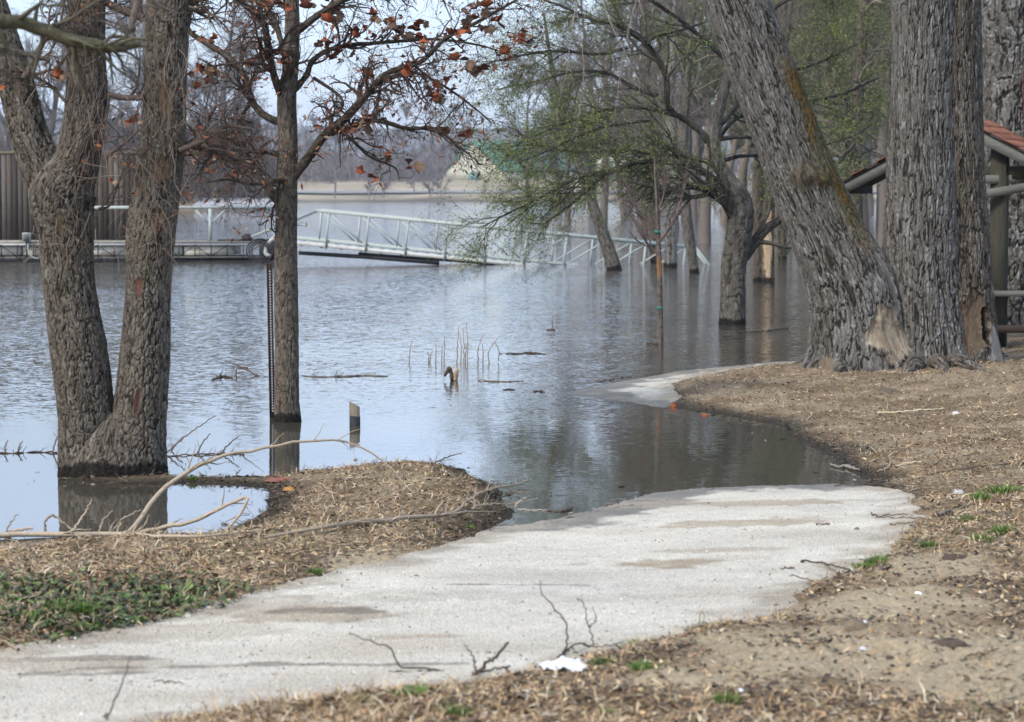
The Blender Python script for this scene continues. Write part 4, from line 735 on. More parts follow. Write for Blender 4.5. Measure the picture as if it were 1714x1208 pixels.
for (rr_, ph, c_) in ((.20, 0, M_dark), (.26, .4, M_rust), (.32, .9, M_dark)):
    t = np.linspace(.1, 5.4, 24); MB().tube(np.stack([rr_ * 1.1 * np.cos(t + ph) - .12, -.42 - .03 * t, rr_ * np.sin(t + ph) + .12], 1), .022, 6).build('hose', c_, r)
pts = [dp(x_, y_, -.75) - rl for x_, y_ in ((462, 397), (452, 404), (446, 414), (445, 424), (452, 429))]; MB().tube(resample([tuple(p) + (.05,) for p in pts], 16)[:, :3], .055, 8).build('bumper', M_kerb, r, smooth=True)
r = thing('dock_cover', 'brown flat hatch lid with round weight on the dock', 'hatch', (float(dp(400, 404)[0]), YD + .3, float(dp(400, 404)[2]))); rl = np.array(r.location)
MB().box(-.62, .75, -.1, .5, 0, .05).build('lid', M_rust, r); MB().tube([(.18, -.1, .08), (.18, .3, .08)], [.13, .13], 14).build('weight', M_rust, r)
# plank wall
root = thing('plank_wall', 'tall weathered vertical-plank wall of the boathouse behind the dock', 'wall', (float(dp(100, 404)[0]), YD + 1.5, float(dp(100, 404)[2]))); rl = np.array(root.location)
ztop = float(dp(100, 257, 1.5)[2] - rl[2]); xw0, xw1 = float(dp(-330, 300, 1.5)[0] - rl[0]), float(dp(262, 300, 1.5)[0] - rl[0]); n_ = 66; pw = (xw1 - xw0) / n_
pl = []
for v in range(4):
    tone = [(.075, .064, .054), (.045, .038, .032), (.11, .097, .083), (.085, .066, .05)][v]; pl.append(MB().box(-pw / 2 + .008, pw / 2 - .008, 0, .035, -.05, ztop).mesh('plank', M_wood, tone))
for i in range(n_):
    o = link('plank', pl[int(rng.integers(4))], root, loc=(xw0 + (i + .5) * pw, rng.uniform(-.014, .014), rng.uniform(-.03, .01)))
MB().box(xw0, xw1, .05, .09, 0, ztop - .02).build('backing', M_dark, root); MB().box(xw0 - .05, xw1 + .05, -.03, .12, ztop + .002, ztop + .06).build('cap', M_wood, root, col=(.20, .16, .10)); MB().box(xw1 - .15, xw1 - .02, .1, 3.2, 0, ztop - .05).build('end_wall', M_wood, root, col=(.08, .07, .06))
p = dp(45, 398, -.12); r = thing('utility_box', 'small grey electrical box mounted on the dock edge', 'box', (p[0], p[1], p[2] - .1)); MB().box(-.10, .10, -.1, .05, 0, .24).build('case', M_grey, r); MB().box(-.08, .08, -.112, -.102, .02, .22).build('lid', M_woodx, r); MB().box(-.02, .02, -.06, -.02, -.42, 0).build('conduit', M_dark, r)
MB().tube(resample([(.03, -.05, -.05, .02), (.06, -.08, -.3, .02), (.18, -.1, -.42, .02), (.32, -.1, -.45, .02)], 12)[:, :3], .02, 6).build('hose', M_grey, r)

# ------------------------------------------------------------------ posts in the water
b_ = onz(462, 700); r = thing('sign_post', 'rusty perforated steel post leaning against the young oak', 'post', (b_[0] - .03, b_[1] + .05, 0)); rl = np.array(r.location)
a0, a1 = np.array((0, 0, -.3)), at(451, 441, b_[1] + .05) - rl; d_ = (a1 - a0) / np.linalg.norm(a1 - a0); n_h = 52
MB().bar(a0, a1, .036, .030, up=(0, 1, 0)).build('shaft', M_rust, r)
for sx in (-1, 1): MB().bar(a0 + (sx * .020, -.010, 0), a1 + (sx * .020, -.010, 0), .006, .022, up=(0, 1, 0)).build('flange', M_rust, r)
hm = MB().add([(.0075 * math.cos(t), 0, .0075 * math.sin(t)) for t in np.arange(6) * math.pi / 3], t=[(0, 1, 2), (0, 2, 3), (0, 3, 4), (0, 4, 5)]).mesh('hole', colmat('light_through_hole', 5, .2, base=(.40, .42, .46)))
Lh = np.linalg.norm(a1 - a0)
for i in range(n_h):
    s = .36 + i * (Lh - .4) / n_h; link('hole', hm, r, loc=a0 + d_ * s + (.004, -.0195, 0))
b_ = onz(594, 712); r = thing('stake', 'short slanted-top wooden stake poking out of the water', 'stake', (b_[0], b_[1], 0)); u = b_[1] / F
MB().hexa([(-8.5 * u, -.02, -.2), (8.5 * u, -.02, -.2), (8.5 * u, .03, -.2), (-8.5 * u, .03, -.2), (-9 * u, -.02, 40 * u), (8 * u, -.02, 31 * u), (8 * u, .03, 31 * u), (-9 * u, .03, 40 * u)]).build('board', M_wood, r, col=(.17, .145, .105))
MB().hexa([(-8.8 * u, -.021, -.1), (8.8 * u, -.021, -.1), (8.8 * u, .031, -.1), (-8.8 * u, .031, -.1), (-8.8 * u, -.021, 17 * u), (8.8 * u, -.021, 15 * u), (8.8 * u, .031, 15 * u), (-8.8 * u, .031, 17 * u)]).build('wet_foot', M_dark, r)

# ------------------------------------------------------------------ picnic shelter
YP = 27.6; A_ = R(25); pk = at(1612, 203, YP); root = thing('picnic_shelter', 'small shelter with red shingle gable roof behind the giant trunks', 'shelter', (pk[0], YP, .18), rot=(0, 0, -A_)); hz = float(pk[2]) - .18; hw = 1.45; pit = .74 / hw; dpt = 1.25
def rf(x, y, up=0.): return np.array((x, y, hz - abs(x) * pit + up))
for sx in (-1, 1):
    MB().hexa([rf(0, -.05), rf(sx * hw, -.05), rf(sx * hw, dpt), rf(0, dpt), rf(0, -.05, .03), rf(sx * hw, -.05, .03), rf(sx * hw, dpt, .03), rf(0, dpt, .03)]).build('roof_deck', M_brown, root)
    a_, b_ = rf(0, -.08, -.06), rf(sx * (hw + .03), -.08, -.06); MB().bar(a_, b_, .035, .13, up=(0, 0, 1)).build('fascia', M_woodx, root); MB().bar(rf(0, -.085, .02), rf(sx * (hw + .03), -.085, .02), .06, .035).build('drip_edge', M_brown, root)
    MB().bar(rf(sx * hw, -.05, -.04), rf(sx * hw, dpt, -.04), .03, .1).build('eave_board', M_brown, root)
    sh_ = [MB().hexa([(0, 0, 0), (.158, 0, 0), (.158, .005, 0), (0, .005, 0)] and [(sx * .0, 0, 0), (sx * .185, 0, -.185 * pit), (sx * .185, .165, -.185 * pit), (sx * 0, .165, 0), (0, 0, .007), (sx * .185, 0, -.185 * pit + .016), (sx * .185, .165, -.185 * pit + .016), (0, .165, .007)]).mesh('shingle', M_shingle, c_) for c_ in ((.21, .085, .048), (.17, .07, .042), (.25, .105, .062))]
    for i in range(10):
        for j in range(8):
            link('shingle', sh_[int(rng.integers(3))], root, loc=rf(sx * i * .158, -.06 + j * .17 - (.085 if i % 2 else 0), .032) + (0, 0, rng.uniform(0, .004)))
for (x_, y_) in ((-.72, .2), (-.72, dpt - .2), (.40, .15), (1.15, dpt - .25)):
    MB().box(x_ - .09, x_ + .09, y_ - .08, y_ + .08, -.3, hz - abs(x_) * pit - .02).build('post', M_post, root)
MB().bar((-.9, .2, hz - .95 * pit - .1), (1.2, .15, hz - .95 * pit - .1), .05, .14).build('tie_beam', M_post, root)
for (px0, py0, px1, py1, w) in ((1640, 303, 1800, 297, .09), (1640, 327, 1800, 298, .10)):
    pass
root2_ = thing('rail_boards', 'two pale grey boards, one sloping, fixed across the shelter post', 'boards', at(1675, 310, YP - .1)); rl = np.array(root2_.location)
MB().bar(at(1600, 300, YP - .12) - rl, at(1850, 299, YP - .02) - rl, .035, .098).build('board', M_woodx, root2_); MB().bar(at(1600, 333, YP - .2) - rl, at(1850, 290, YP - .1) - rl, .035, .10).build('board', M_woodx, root2_)
r = thing('picnic_table', 'grey-topped picnic table under the shelter at the right edge', 'table', og(1720, 600)); rl = np.array(r.location)
def tb(px0, py0, px1, py1, y0, y1): a_, b_ = at(px0, py1, YP + y0) - rl, at(px1, py0, YP + y0) - rl; return MB().hexa([(a_[0], a_[1], a_[2]), (b_[0], a_[1], a_[2]), (b_[0], a_[1] + y1, a_[2]), (a_[0], a_[1] + y1, a_[2]), (a_[0], a_[1], b_[2]), (b_[0], a_[1], b_[2]), (b_[0], a_[1] + y1, b_[2]), (a_[0], a_[1] + y1, b_[2])])
for j in range(4): tb(1640, 487, 1850, 496, -.25 + j * .19, .17).build('top_board', M_woodx, r)
for j in range(2): tb(1630, 545, 1850, 557, -.55 + j * .17, .15).build('bench_board', M_brown, r)
tb(1664, 496, 1682, 598, .1, .12).build('leg', M_post, r); tb(1800, 496, 1818, 598, .1, .12).build('leg', M_post, r)
# ------------------------------------------------------------------ what lies on the ground
def blades(N, region, length, width, tilt, cols, seed, up=.0, curve=.5, dens=None, lift=.004, py=(560, 1330), px=(-200, 1914), wq=.5, floatw=False):
    """strips of two quads each, lying or standing on the ground, as one mesh"""
    r = np.random.default_rng(seed); px_ = r.uniform(px[0], px[1], N); py_ = py[0] + (py[1] - py[0]) * r.random(N) ** .95
    P = onz(px_, py_, .12); X, Y = P[:, 0], P[:, 1]; h = ground(X, Y); h = np.maximum(h, 0) if floatw else h; keep = region(X, Y, h, r); X, Y, h = X[keep], Y[keep], h[keep]; n = len(X)
    a = r.uniform(0, 2 * math.pi, n); el = np.abs(r.normal(0, tilt, n)) + up * r.uniform(.5, 1.0, n); L_ = r.uniform(length[0], length[1], n) * r.uniform(.6, 1.2, n); w = r.uniform(width[0], width[1], n)
    d = np.stack([np.cos(a) * np.cos(el), np.sin(a) * np.cos(el), np.sin(el)], 1); sd = np.stack([-np.sin(a), np.cos(a), r.normal(0, .5, n)], 1); sd = nrm(sd)
    b = np.stack([X, Y, h + lift], 1); m1 = b + d * (L_ * .5)[:, None]; m1[:, 2] += r.normal(0, .06, n) * L_; d2 = nrm(d + np.stack([r.normal(0, curve, n), r.normal(0, curve, n), -curve * r.random(n) * (.4 + up)], 1)); e = m1 + d2 * (L_ * .5)[:, None]
    e[:, 2] = np.maximum(e[:, 2], h + .002); m1[:, 2] = np.maximum(m1[:, 2], h + .003); wd = (w * .5)[:, None] * sd
    V = np.stack([b - wd * wq, b + wd * wq, m1 + wd, m1 - wd, e + wd * .25, e - wd * .25], 1).reshape(-1, 3); i = (np.arange(n) * 6)[:, None]
    Q = np.concatenate([i + [0, 1, 2, 3], i + [3, 2, 4, 5]], 0); c = np.array(cols)[r.integers(0, len(cols), n)] * r.uniform(.6, 1.35, (n, 1))
    wet = sm(.012, .05, h)[:, None]; c = c * (.3 + .7 * wet) if not floatw else c; return V, Q, np.repeat(c, 6, 0)
def off_path(X, Y, h, r, edge=0.): return (look(S_path, X, Y) < edge + .12 * (r.random(len(X)) - .6)) & (h > .004)
tan = [(.44, .32, .18), (.37, .26, .135), (.50, .39, .24), (.30, .195, .10), (.21, .13, .068), (.52, .45, .33), (.41, .26, .145)]
brn = [(.17, .10, .055), (.12, .075, .045), (.22, .13, .075), (.27, .19, .12), (.075, .05, .035), (.34, .27, .20), (.055, .04, .03)]
def grassy(X, Y, h, r):
    b = bare_amt(X, Y); px, py = pxof(X, Y); near = sm(870, 1060, py) * sm(500, 900, px); return off_path(X, Y, h, r) & (r.random(len(X)) > np.clip(1.1 * b + .45 * near, 0, .97))
def leafy(X, Y, h, r): b = bare_amt(X, Y) - .9 * sm(.12, .5, fbm(X * 2.4, Y * 1.6, s=111)); px, py = pxof(X, Y); return off_path(X, Y, h, r) & (r.random(len(X)) > np.clip(.7 * b + .40 * sm(860, 1050, py) * sm(700, 1000, px) , 0, .93))
def grass_at(spots, base=0.):
    def f(X, Y, h, r):
        px, py = pxof(X, Y, .13); p = base * sm(.1, .5, fbm(X * 2, Y * 2, s=91)) + 0 * X
        for (x, y, rx, ry, a) in spots: p = np.maximum(p, a * np.exp(-(((px - x) / rx) ** 2 + ((py - y) / ry) ** 2) * 1.2))
        return (r.random(len(X)) < p * (1 + .9 * fbm(X * 7, Y * 7, s=92))) & (look(S_path, X, Y) < .06) & (h > .02)
    return f
parts_ = [blades(170000, grassy, (.028, .07), (.0026, .0055), .22, tan, 1), blades(58000, leafy, (.014, .036), (.007, .018), .30, brn + tan[:3], 2, curve=.8, wq=.8), blades(30000, grassy, (.04, .09), (.003, .005), .3, tan, 3, up=.7),
          blades(44000, leafy, (.010, .034), (.006, .02), .3, [(.045, .035, .028), (.065, .05, .04), (.09, .07, .05)], 4, curve=.8, wq=.9)]
V_, Q_, C_, n = [], [], [], 0
for a, b, c in parts_: V_.append(a); Q_.append(b + n); C_.append(c); n += len(a)
link('dead_grass', mesh('dead_grass', np.vstack(V_), np.vstack(Q_), M_litter, np.vstack(C_)), kind='stuff')
def litter_on_path(X, Y, h, r): s_ = look(S_path, X, Y); return (s_ > 0) & (h > .012) & (r.random(len(X)) < .05 + .5 * np.exp(-s_ / .12) + .18 * sm(.1, .5, fbm(X * 2.5, Y * 5, s=93)))
def shore(X, Y, h, r): s_ = look(S_land2, X, Y); return (s_ < .03) & (s_ > -.5) & (r.random(len(X)) < np.exp(s_ / .07) * (.25 + 1.2 * np.clip(fbm(X * 2, Y * 2, s=95), 0, 1)) + .012)
a, b, c = blades(90000, shore, (.015, .06), (.004, .014), .05, brn + [(.04, .033, .026)] * 4, 8, curve=.6, wq=.8, lift=.003, floatw=True)
link('floating_litter', mesh('floating_litter', a, b, M_litter, c), kind='stuff')
a, b, c = blades(5200, litter_on_path, (.008, .03), (.003, .010), .12, brn, 5, curve=.5, wq=.8, lift=.009)
link('path_litter', mesh('path_litter', a, b, M_litter, c), kind='stuff')
sp1 = [(90, 1005, 230, 26, .9), (250, 985, 120, 16, .7), (60, 1050, 130, 22, .5), (350, 985, 60, 14, .45), (20, 985, 120, 20, .8), (180, 1040, 90, 14, .6)]
a, b, c = blades(30000, grass_at(sp1), (.02, .04), (.014, .03), .3, [(.05, .075, .03), (.07, .11, .032), (.045, .055, .034), (.10, .085, .05), (.09, .15, .03), (.15, .115, .07)], 6, up=.35, curve=.7, px=(-200, 560), py=(930, 1110), wq=.8, lift=.012)
link('ground_ivy', mesh('ground_ivy', a, b, M_green, c), kind='stuff')
sp2 = [(430, 905, 160, 18, .35), (1540, 680, 60, 7, .9), (1410, 690, 70, 12, .55), (1400, 760, 110, 20, .25), (560, 870, 150, 22, .2), (1650, 770, 90, 22, .2), (1560, 900, 120, 18, .3), (460, 985, 60, 12, .4), (1180, 1060, 150, 14, .18), (640, 800, 120, 12, .25), (300, 940, 200, 14, .2), (1640, 620, 40, 6, .4), (440, 880, 60, 10, .5), (1200, 632, 60, 6, .5)]
a, b, c = blades(90000, grass_at(sp2, .035), (.025, .06), (.003, .006), .3, [(.09, .13, .03), (.13, .15, .05), (.07, .11, .03), (.16, .16, .07)], 7, up=.8, curve=.5)
link('sparse_grass', mesh('sparse_grass', a, b, M_green, c), kind='stuff')
# bright tufts
def tuft_mesh(seed, n=150, rr=.055, hh=.05):
    r = np.random.default_rng(seed); V = []; Q = []; C = []
    for i in range(n):
        a, d = r.uniform(0, 6.3), rr * math.sqrt(r.random()); x, y = d * math.cos(a), d * .8 * math.sin(a); h = hh * r.uniform(.5, 1.2) * (1 - .4 * d / rr); lx, ly = (x * .6 + r.normal(0, .012)), (y * .6 + r.normal(0, .012)); t = r.uniform(0, 3.14); w = .0022
        wx, wy = w * math.cos(t), w * math.sin(t); k = len(V); V += [(x - wx, y - wy, -.02), (x + wx, y + wy, -.02), (x + lx * .5 + wx, y + ly * .5 + wy, h * .65), (x + lx * .5 - wx, y + ly * .5 - wy, h * .65), (x + lx * 1.2, y + ly * 1.2, h)]
        V.append((x + lx * 1.2 + .0008, y + ly * 1.2, h)); Q += [(k, k + 1, k + 2, k + 3), (k + 3, k + 2, k + 5, k + 4)]; c = np.array([(.075, .16, .022), (.10, .19, .035), (.10, .14, .035)][r.integers(3)]) * r.uniform(.7, 1.2); C += [c] * 6
    return mesh('grass_tuft', np.array(V), np.array(Q), M_green, np.array(C))
TM = [tuft_mesh(s) for s in range(4)]
tufts = [(599, 1174, 1., 'bright green grass tuft at the path edge, leftmost of the two by the path bottom'), (690, 1166, 1.5, 'bright broad green grass tuft at the path edge, left of the white paper'), (760, 1196, 1.1, 'bright green tuft in the dirt below the broad tuft left of the paper'), (1010, 1110, 1.1, 'green tuft close to the right end of the white paper'),
         (1078, 1120, 1.2, 'green tuft in dead grass, a hand right of the white paper tuft'), (1212, 1174, 1., 'lone green tuft in the bottom dirt right of the paper'), (1017, 1195, .9, 'green tuft low at the bottom frame edge below the paper'), (1066, 1080, .9, 'small tuft at the path edge above the paper'),
         (1465, 944, 1.5, 'green tuft row on the right path edge by the forked twig'), (1448, 950, 1.2, 'green tuft at the left end of the row on the right path edge'), (1680, 826, 2.2, 'broad bright green clump at the right edge of the photo'), (1640, 836, 1.6, 'green clump just left of the broad clump at the right edge'),
         (1628, 872, 1.5, 'dark green tuft below the broad right-edge clump'), (1676, 892, 1.7, 'green tuft on pale soil, lower right of the broad clump'), (1645, 905, 1.2, 'green tuft on pale soil left of the lower right tuft'), (1555, 913, 1.2, 'small green tuft on pale soil right of the path end'),
         (100, 1022, 1.7, 'brightest green tuft in the ivy patch at lower left'), (135, 1024, 1.6, 'bright tuft right beside the brightest one in the ivy'), (238, 1002, 1.3, 'upright green tuft near the middle of the ivy patch'), (236, 1015, 1.1, 'low green tuft under the upright one in the ivy patch'), (302, 1010, 1.2, 'green tuft near the right end of the ivy patch'), (50, 1034, 1.3, 'green tuft low in the ivy at the left edge'), (135, 1052, 1.2, 'green tuft at the lower border of the ivy patch'),
         (323, 802, .9, 'green tuft growing on the thin mud strip in the pool'), (722, 882, .8, 'small bright tuft beside the big fallen branch on the bank'), (785, 884, .8, 'small bright tuft under the forked right end of the fallen branch'), (527, 1158 - 200, .9, 'green tuft beside the bare dirt on the left bank')]
for i, (x, y, s, lb) in enumerate(tufts):
    p = og(x, y, -.004); o = link('grass_tuft', TM[i % 4], None, lb, 'grass tuft', 'bright grass tufts', loc=p, rot=(0, 0, i * 1.3)); s *= .8; o.scale = (s, s * .8, s * (.7 + .15 * (i % 3)))
# ---- sticks and branches
def stick_pts(rows, lift=.012, water=False):
    out = []
    for r_ in rows:
        p = onz(r_[0], r_[1], 0.) if water else og(r_[0], r_[1]); out.append((p[0], p[1], max(p[2], 0) + lift + (r_[3] if len(r_) > 3 else 0), r_[2] * .62 * p[1] / F))
    return out
WOODC, DARKC, PALEC = (.33, .265, .19), (.075, .055, .042), (.52, .44, .30)
def stick(name, rows, label, cat='stick', col=WOODC, side=(), lift=.012, tw=0, water=False, group=None, wl=.09, seedk=0):
    """a stick lying where the photograph shows it; side: its forks, each a child; tw: fine twigs"""
    st = stick_pts(rows, lift, water); o0 = np.array(st[0][:3]); r = thing(name, label, cat, o0, group)
    def loc(s): return np.array([(q[0] - o0[0], q[1] - o0[1], q[2] - o0[2], q[3]) for q in s])
    allp = [loc(st)]; T = Tubes(); A = resample(allp[0], 22)[None]; A[..., :3] += rng.normal(0, .0035, (1, 22, 3)); A[..., 3] *= rng.uniform(.88, 1.14, (1, 22)); T.add(A[..., :3], np.abs(A[..., 3]), 7, col); link('shaft' if side else 'wood', T.mesh('wood', M_twig), r)
    L_ = [A]
    for s in side:
        T = Tubes(); B = resample(loc(stick_pts(s, lift, water)), 22)[None]; B[..., :3] += rng.normal(0, .0025, (1, 22, 3)); T.add(B[..., :3], np.abs(B[..., 3]), 6, col); link('fork', T.mesh('fork', M_twig), r); L_.append(B)
    if tw:
        A = np.concatenate(L_); T = Tubes(); s_, d_, l_, r_ = kids(A[..., :3], np.abs(A[..., 3]), tw, wl, (.5, 1.1), .1, .45, .0012); d_[:, 2] = np.abs(d_[:, 2]) * .8 + .15; P, Rr = grow(s_, d_, l_, r_, 6, .2); T.add(P, Rr, 4, col)
        s_, d_, l_, r_ = kids(P, Rr, tw * 2, wl * .4, (.5, 1.), .2, .6, .001); P, Rr = grow(s_, d_, l_, r_, 4, .2); T.add(P, Rr, 3, col); link('side_twigs', T.mesh('side_twigs', M_twig), r, kind='stuff')
    return r
# heights (4th value) in metres above the ground under that pixel; arching forks stand clear of it
def arch(rows, Y):
    """points fixed by pixel at a distance, for parts that rise into the air"""
    return [tuple(at(x, y, Y + (d if d else 0))) + (w * Y / F,) for (x, y, w, d) in rows]
def rise(root, name, rows, Y, col, tw=0, wl=.1):
    o0 = np.array(root.location); B = resample(np.array([(q[0] - o0[0], q[1] - o0[1], q[2] - o0[2], q[3]) for q in arch(rows, Y)]), 26)[None]; T = Tubes(); B[..., :3] += rng.normal(0, .003, (1, 26, 3)); T.add(B[..., :3], np.abs(B[..., 3]), 6, col); link(name, T.mesh(name, M_twig), root)
    if tw:
        T = Tubes(); s_, d_, l_, r_ = kids(B[..., :3], np.abs(B[..., 3]), tw, wl, (.5, 1.1), .1, .5, .0013); P, Rr = grow(s_, d_, l_, r_, 6, .16); T.add(P, Rr, 4, col); link('side_twigs', T.mesh('side_twigs', M_twig), root, kind='stuff')
r = stick('fallen_branch', [(-40, 905, 7), (20, 901, 8), (90, 899, 7.5), (160, 900, 6.5), (210, 898, 6), (260, 903, 4.5), (330, 905, 3.5), (400, 898, 2.5), (450, 890, 1.5)], 'long pale fallen branch lying across the left pool edge, its forks arching up', 'branch', tw=16, wl=.16, lift=.02)
Yb = float(og(215, 898)[1]); rise(r, 'fork', [(212, 896, 5, 0), (235, 870, 4.6, .1), (262, 830, 4.2, .2), (300, 798, 3.8, .35), (360, 768, 3.2, .5), (430, 752, 2.8, .6), (520, 738, 2.3, .7), (580, 739, 2, .8), (625, 760, 1.7, .8), (660, 790, 1.5, .8), (688, 822, 1.2, .75)], Yb, WOODC, 14, .25)
rise(r, 'fork', [(212, 897, 4.5, 0), (270, 883, 4, .1), (330, 870, 3.6, .1), (380, 845, 3.2, .15), (414, 833, 3, .15), (400, 862, 2.4, .1), (370, 895, 1.8, 0), (338, 918, 1.2, -.1)], Yb, WOODC, 8, .18)
rise(r, 'fork', [(75, 892, 2.5, 0), (78, 870, 2.2, 0), (92, 863, 2, .05), (112, 880, 2, .05), (138, 895, 2, .05)], Yb, WOODC); rise(r, 'fork', [(118, 893, 2, 0), (140, 862, 1.6, .1), (155, 834, 1, .1)], Yb, WOODC); rise(r, 'fork', [(165, 893, 2, 0), (172, 872, 1.7, .05), (188, 855, 1, .1)], Yb, WOODC)
rise(r, 'fork', [(190, 903, 2.4, 0), (202, 875, 2, .05), (203, 870, 1.8, .05), (236, 852, 1, .1)], Yb, WOODC); rise(r, 'fork', [(0, 905, 3, 0), (15, 890, 2.4, .05), (50, 884, 2, .05), (56, 882, 1.4, .05)], Yb, WOODC); rise(r, 'fork', [(5, 902, 2, 0), (15, 880, 1.5, .05), (30, 860, .8, .1)], Yb, WOODC)
r = stick('fallen_branch', [(440, 908, 3), (500, 898, 5), (540, 892, 6), (600, 884, 6.5), (660, 877, 6), (720, 872, 5), (765, 864, 4.5), (780, 848, 4), (810, 830, 3.2), (850, 820, 2.5), (890, 811, 1.5)], 'pale fallen branch along the mid bank, pointing over the inlet with a forked tip', 'branch', tw=30, wl=.12, lift=.03,
          side=[[(790, 862, 3), (800, 854, 2.4), (830, 852, 2), (862, 850, 1.8), (900, 842, 1)], [(735, 871, 3), (790, 865, 2.4), (830, 864, 1.2)]])
Y2 = float(og(735, 872)[1]); rise(r, 'fork', [(728, 872, 2, 0), (730, 855, 1.7, .03), (742, 838, 1, .05)], Y2, WOODC); rise(r, 'fork', [(863, 850, 1.7, .3), (866, 842, 1.6, .3), (880, 833, 1, .35)], Y2, WOODC); rise(r, 'fork', [(538, 888, 2, -.0), (540, 866, 1.6, 0), (552, 846, 1, .05)], float(og(538, 893)[1]), WOODC); rise(r, 'fork', [(566, 886, 2, 0), (566, 870, 1.6, 0), (578, 856, 1, .03)], float(og(566, 890)[1]), WOODC)
stick('fallen_branch', [(400, 905, 3), (440, 895, 3.2), (455, 888, 3), (480, 895, 2.4), (495, 903, 1.5)], 'dark crooked branch piece between the two long fallen branches', 'branch', DARKC, tw=10, wl=.08)
stick('stick', [(10, 1020, 3.5), (45, 1014, 3.4), (85, 1012, 2)], 'pale brown stick lying in the ivy at the left edge'); stick('stick', [(152, 1032, 2), (190, 1036, 2.8), (240, 1050, 2.2)], 'pale peeled stick between the ivy patch and the path', col=PALEC)
stick('stick', [(-10, 1072, 4), (18, 1084, 3.6), (32, 1092, 5)], 'short grey stick with dark cut end at the left frame edge'); stick('stick', [(262, 1145, 1.4), (285, 1147, 1.7), (305, 1148, 1)], 'short dark stick lying on the lower left of the path', col=DARKC)
stick('stick', [(1468, 693, 2), (1500, 692, 2.2), (1545, 688, 2.4), (1580, 686, 1.4)], 'straight pale yellow stick on the grass below the leaning giant', col=PALEC)
stick('stick', [(1345, 945, 2.2), (1342, 942, 2.4), (1375, 946, 2), (1405, 952, 1.8), (1440, 965, 1.5)], 'dark stick with hooked end on the right side of the path', col=DARKC, side=[[(1375, 943, 1.2), (1390, 955, 1.1), (1408, 968, .8)]])
stick('stick', [(1308, 955, 1.8), (1330, 954, 2)], 'short flat stick on the path left of the hooked one', col=(.16, .12, .09)); stick('stick', [(1325, 965, 1), (1345, 971, 1.2), (1370, 980, 1), (1400, 986, 1)], 'thin dark twig below the hooked stick at the path edge', col=DARKC)
stick('stick', [(1458, 862, 1.4), (1468, 867, 1.8), (1490, 865, 1.5), (1520, 863, 1)], 'thin twig near the path top right with a leaf clod', col=DARKC); stick('stick', [(1465, 871, 1.3), (1510, 869, 1.6), (1560, 872, 1.2)], 'long thin twig across the upper right path corner', col=(.17, .12, .08)); stick('stick', [(1490, 881, 1.8), (1530, 877, 2)], 'short straight twig under the long one at the path corner', col=(.17, .12, .08))
stick('stick', [(1365, 881, 1.6), (1390, 880, 2)], 'small flat twig in the middle right of the path', col=(.15, .11, .08)); stick('stick', [(1570, 866, 3.4), (1590, 858, 3.8), (1615, 852, 2.4)], 'thick grey stick in the dirt right of the path corner', col=(.13, .11, .09)); stick('stick', [(1500, 783, 2), (1520, 778, 3), (1545, 775, 2)], 'grey stick on the grass above the path corner', col=WOODC)
stick('stick', [(1560, 795, 2), (1620, 786, 2.4), (1680, 780, 2), (1730, 776, 1.6)], 'long dark stick lying on the grass at the right edge', col=(.12, .095, .07)); stick('stick', [(1395, 815, 1.3), (1440, 814, 1.8), (1500, 813, 1)], 'thin dark stick along the top edge of the path', col=DARKC)
stick('stick', [(1605, 1110, 1.5), (1630, 1100, 2.4), (1655, 1096, 2.2), (1672, 1090, 1)], 'blurry dark stick in the lower right dirt', col=DARKC, side=[[(1640, 1099, 1.5), (1652, 1104, .8)]]); stick('stick', [(1410, 1186, 2), (1440, 1182, 2.4), (1475, 1178, 2)], 'grey stick at the bottom right of the frame', col=(.13, .105, .085)); stick('stick', [(1390, 780, 2), (1405, 784, 3), (1418, 783, 5), (1440, 790, 2)], 'wet grey driftwood bit on the mud above the path', col=(.25, .22, .19))
stick('stick', [(1468, 792, 1.5), (1485, 786, 2.4), (1492, 775, 1.6)], 'pale crooked stick standing on the muddy bank corner', col=WOODC); stick('stick', [(1150, 1059, 1), (1170, 1055, 1.4), (1200, 1056, .8)], 'thin twig lying at the path edge right of the paper', col=DARKC)
# bare twigs in front of the path, rising from the near dirt
r = stick('bare_twig', [(855, 1120, 2), (815, 1127, 2.4), (790, 1131, 3)], 'dark forked twig arching over the path edge left of the paper', 'twig', DARKC, lift=.01)
Yt = float(og(800, 1133)[1]); rise(r, 'fork', [(795, 1131, 2.4, 0), (765, 1134, 2.2, .05), (740, 1125, 2, .1), (715, 1117, 1.8, .12), (672, 1117, 1.6, .15), (655, 1085, 1.5, .15), (635, 1078, 1.2, .2), (585, 1060, .8, .2)], Yt, DARKC, 5, .05); rise(r, 'fork', [(740, 1126, 1.8, .1), (700, 1124, 1.5, .1), (650, 1125, 1.2, .1), (627, 1135, .8, .1)], Yt, DARKC, 3, .04)
rise(r, 'fork', [(795, 1130, 3, 0), (808, 1118, 3, 0), (810, 1112, 2.8, 0), (832, 1098, 2.6, -.03), (850, 1074, 2.2, -.05)], Yt, DARKC); rise(r, 'fork', [(797, 1128, 1.6, 0), (791, 1097, 1.3, .03), (777, 1078, .7, .05)], Yt, DARKC)
r = stick('bare_twig', [(960, 1090, 2), (948, 1093, 2.6), (938, 1103, 2.4)], 'slender twig curving up behind the white paper', 'twig', DARKC); Yt = float(og(948, 1097)[1])
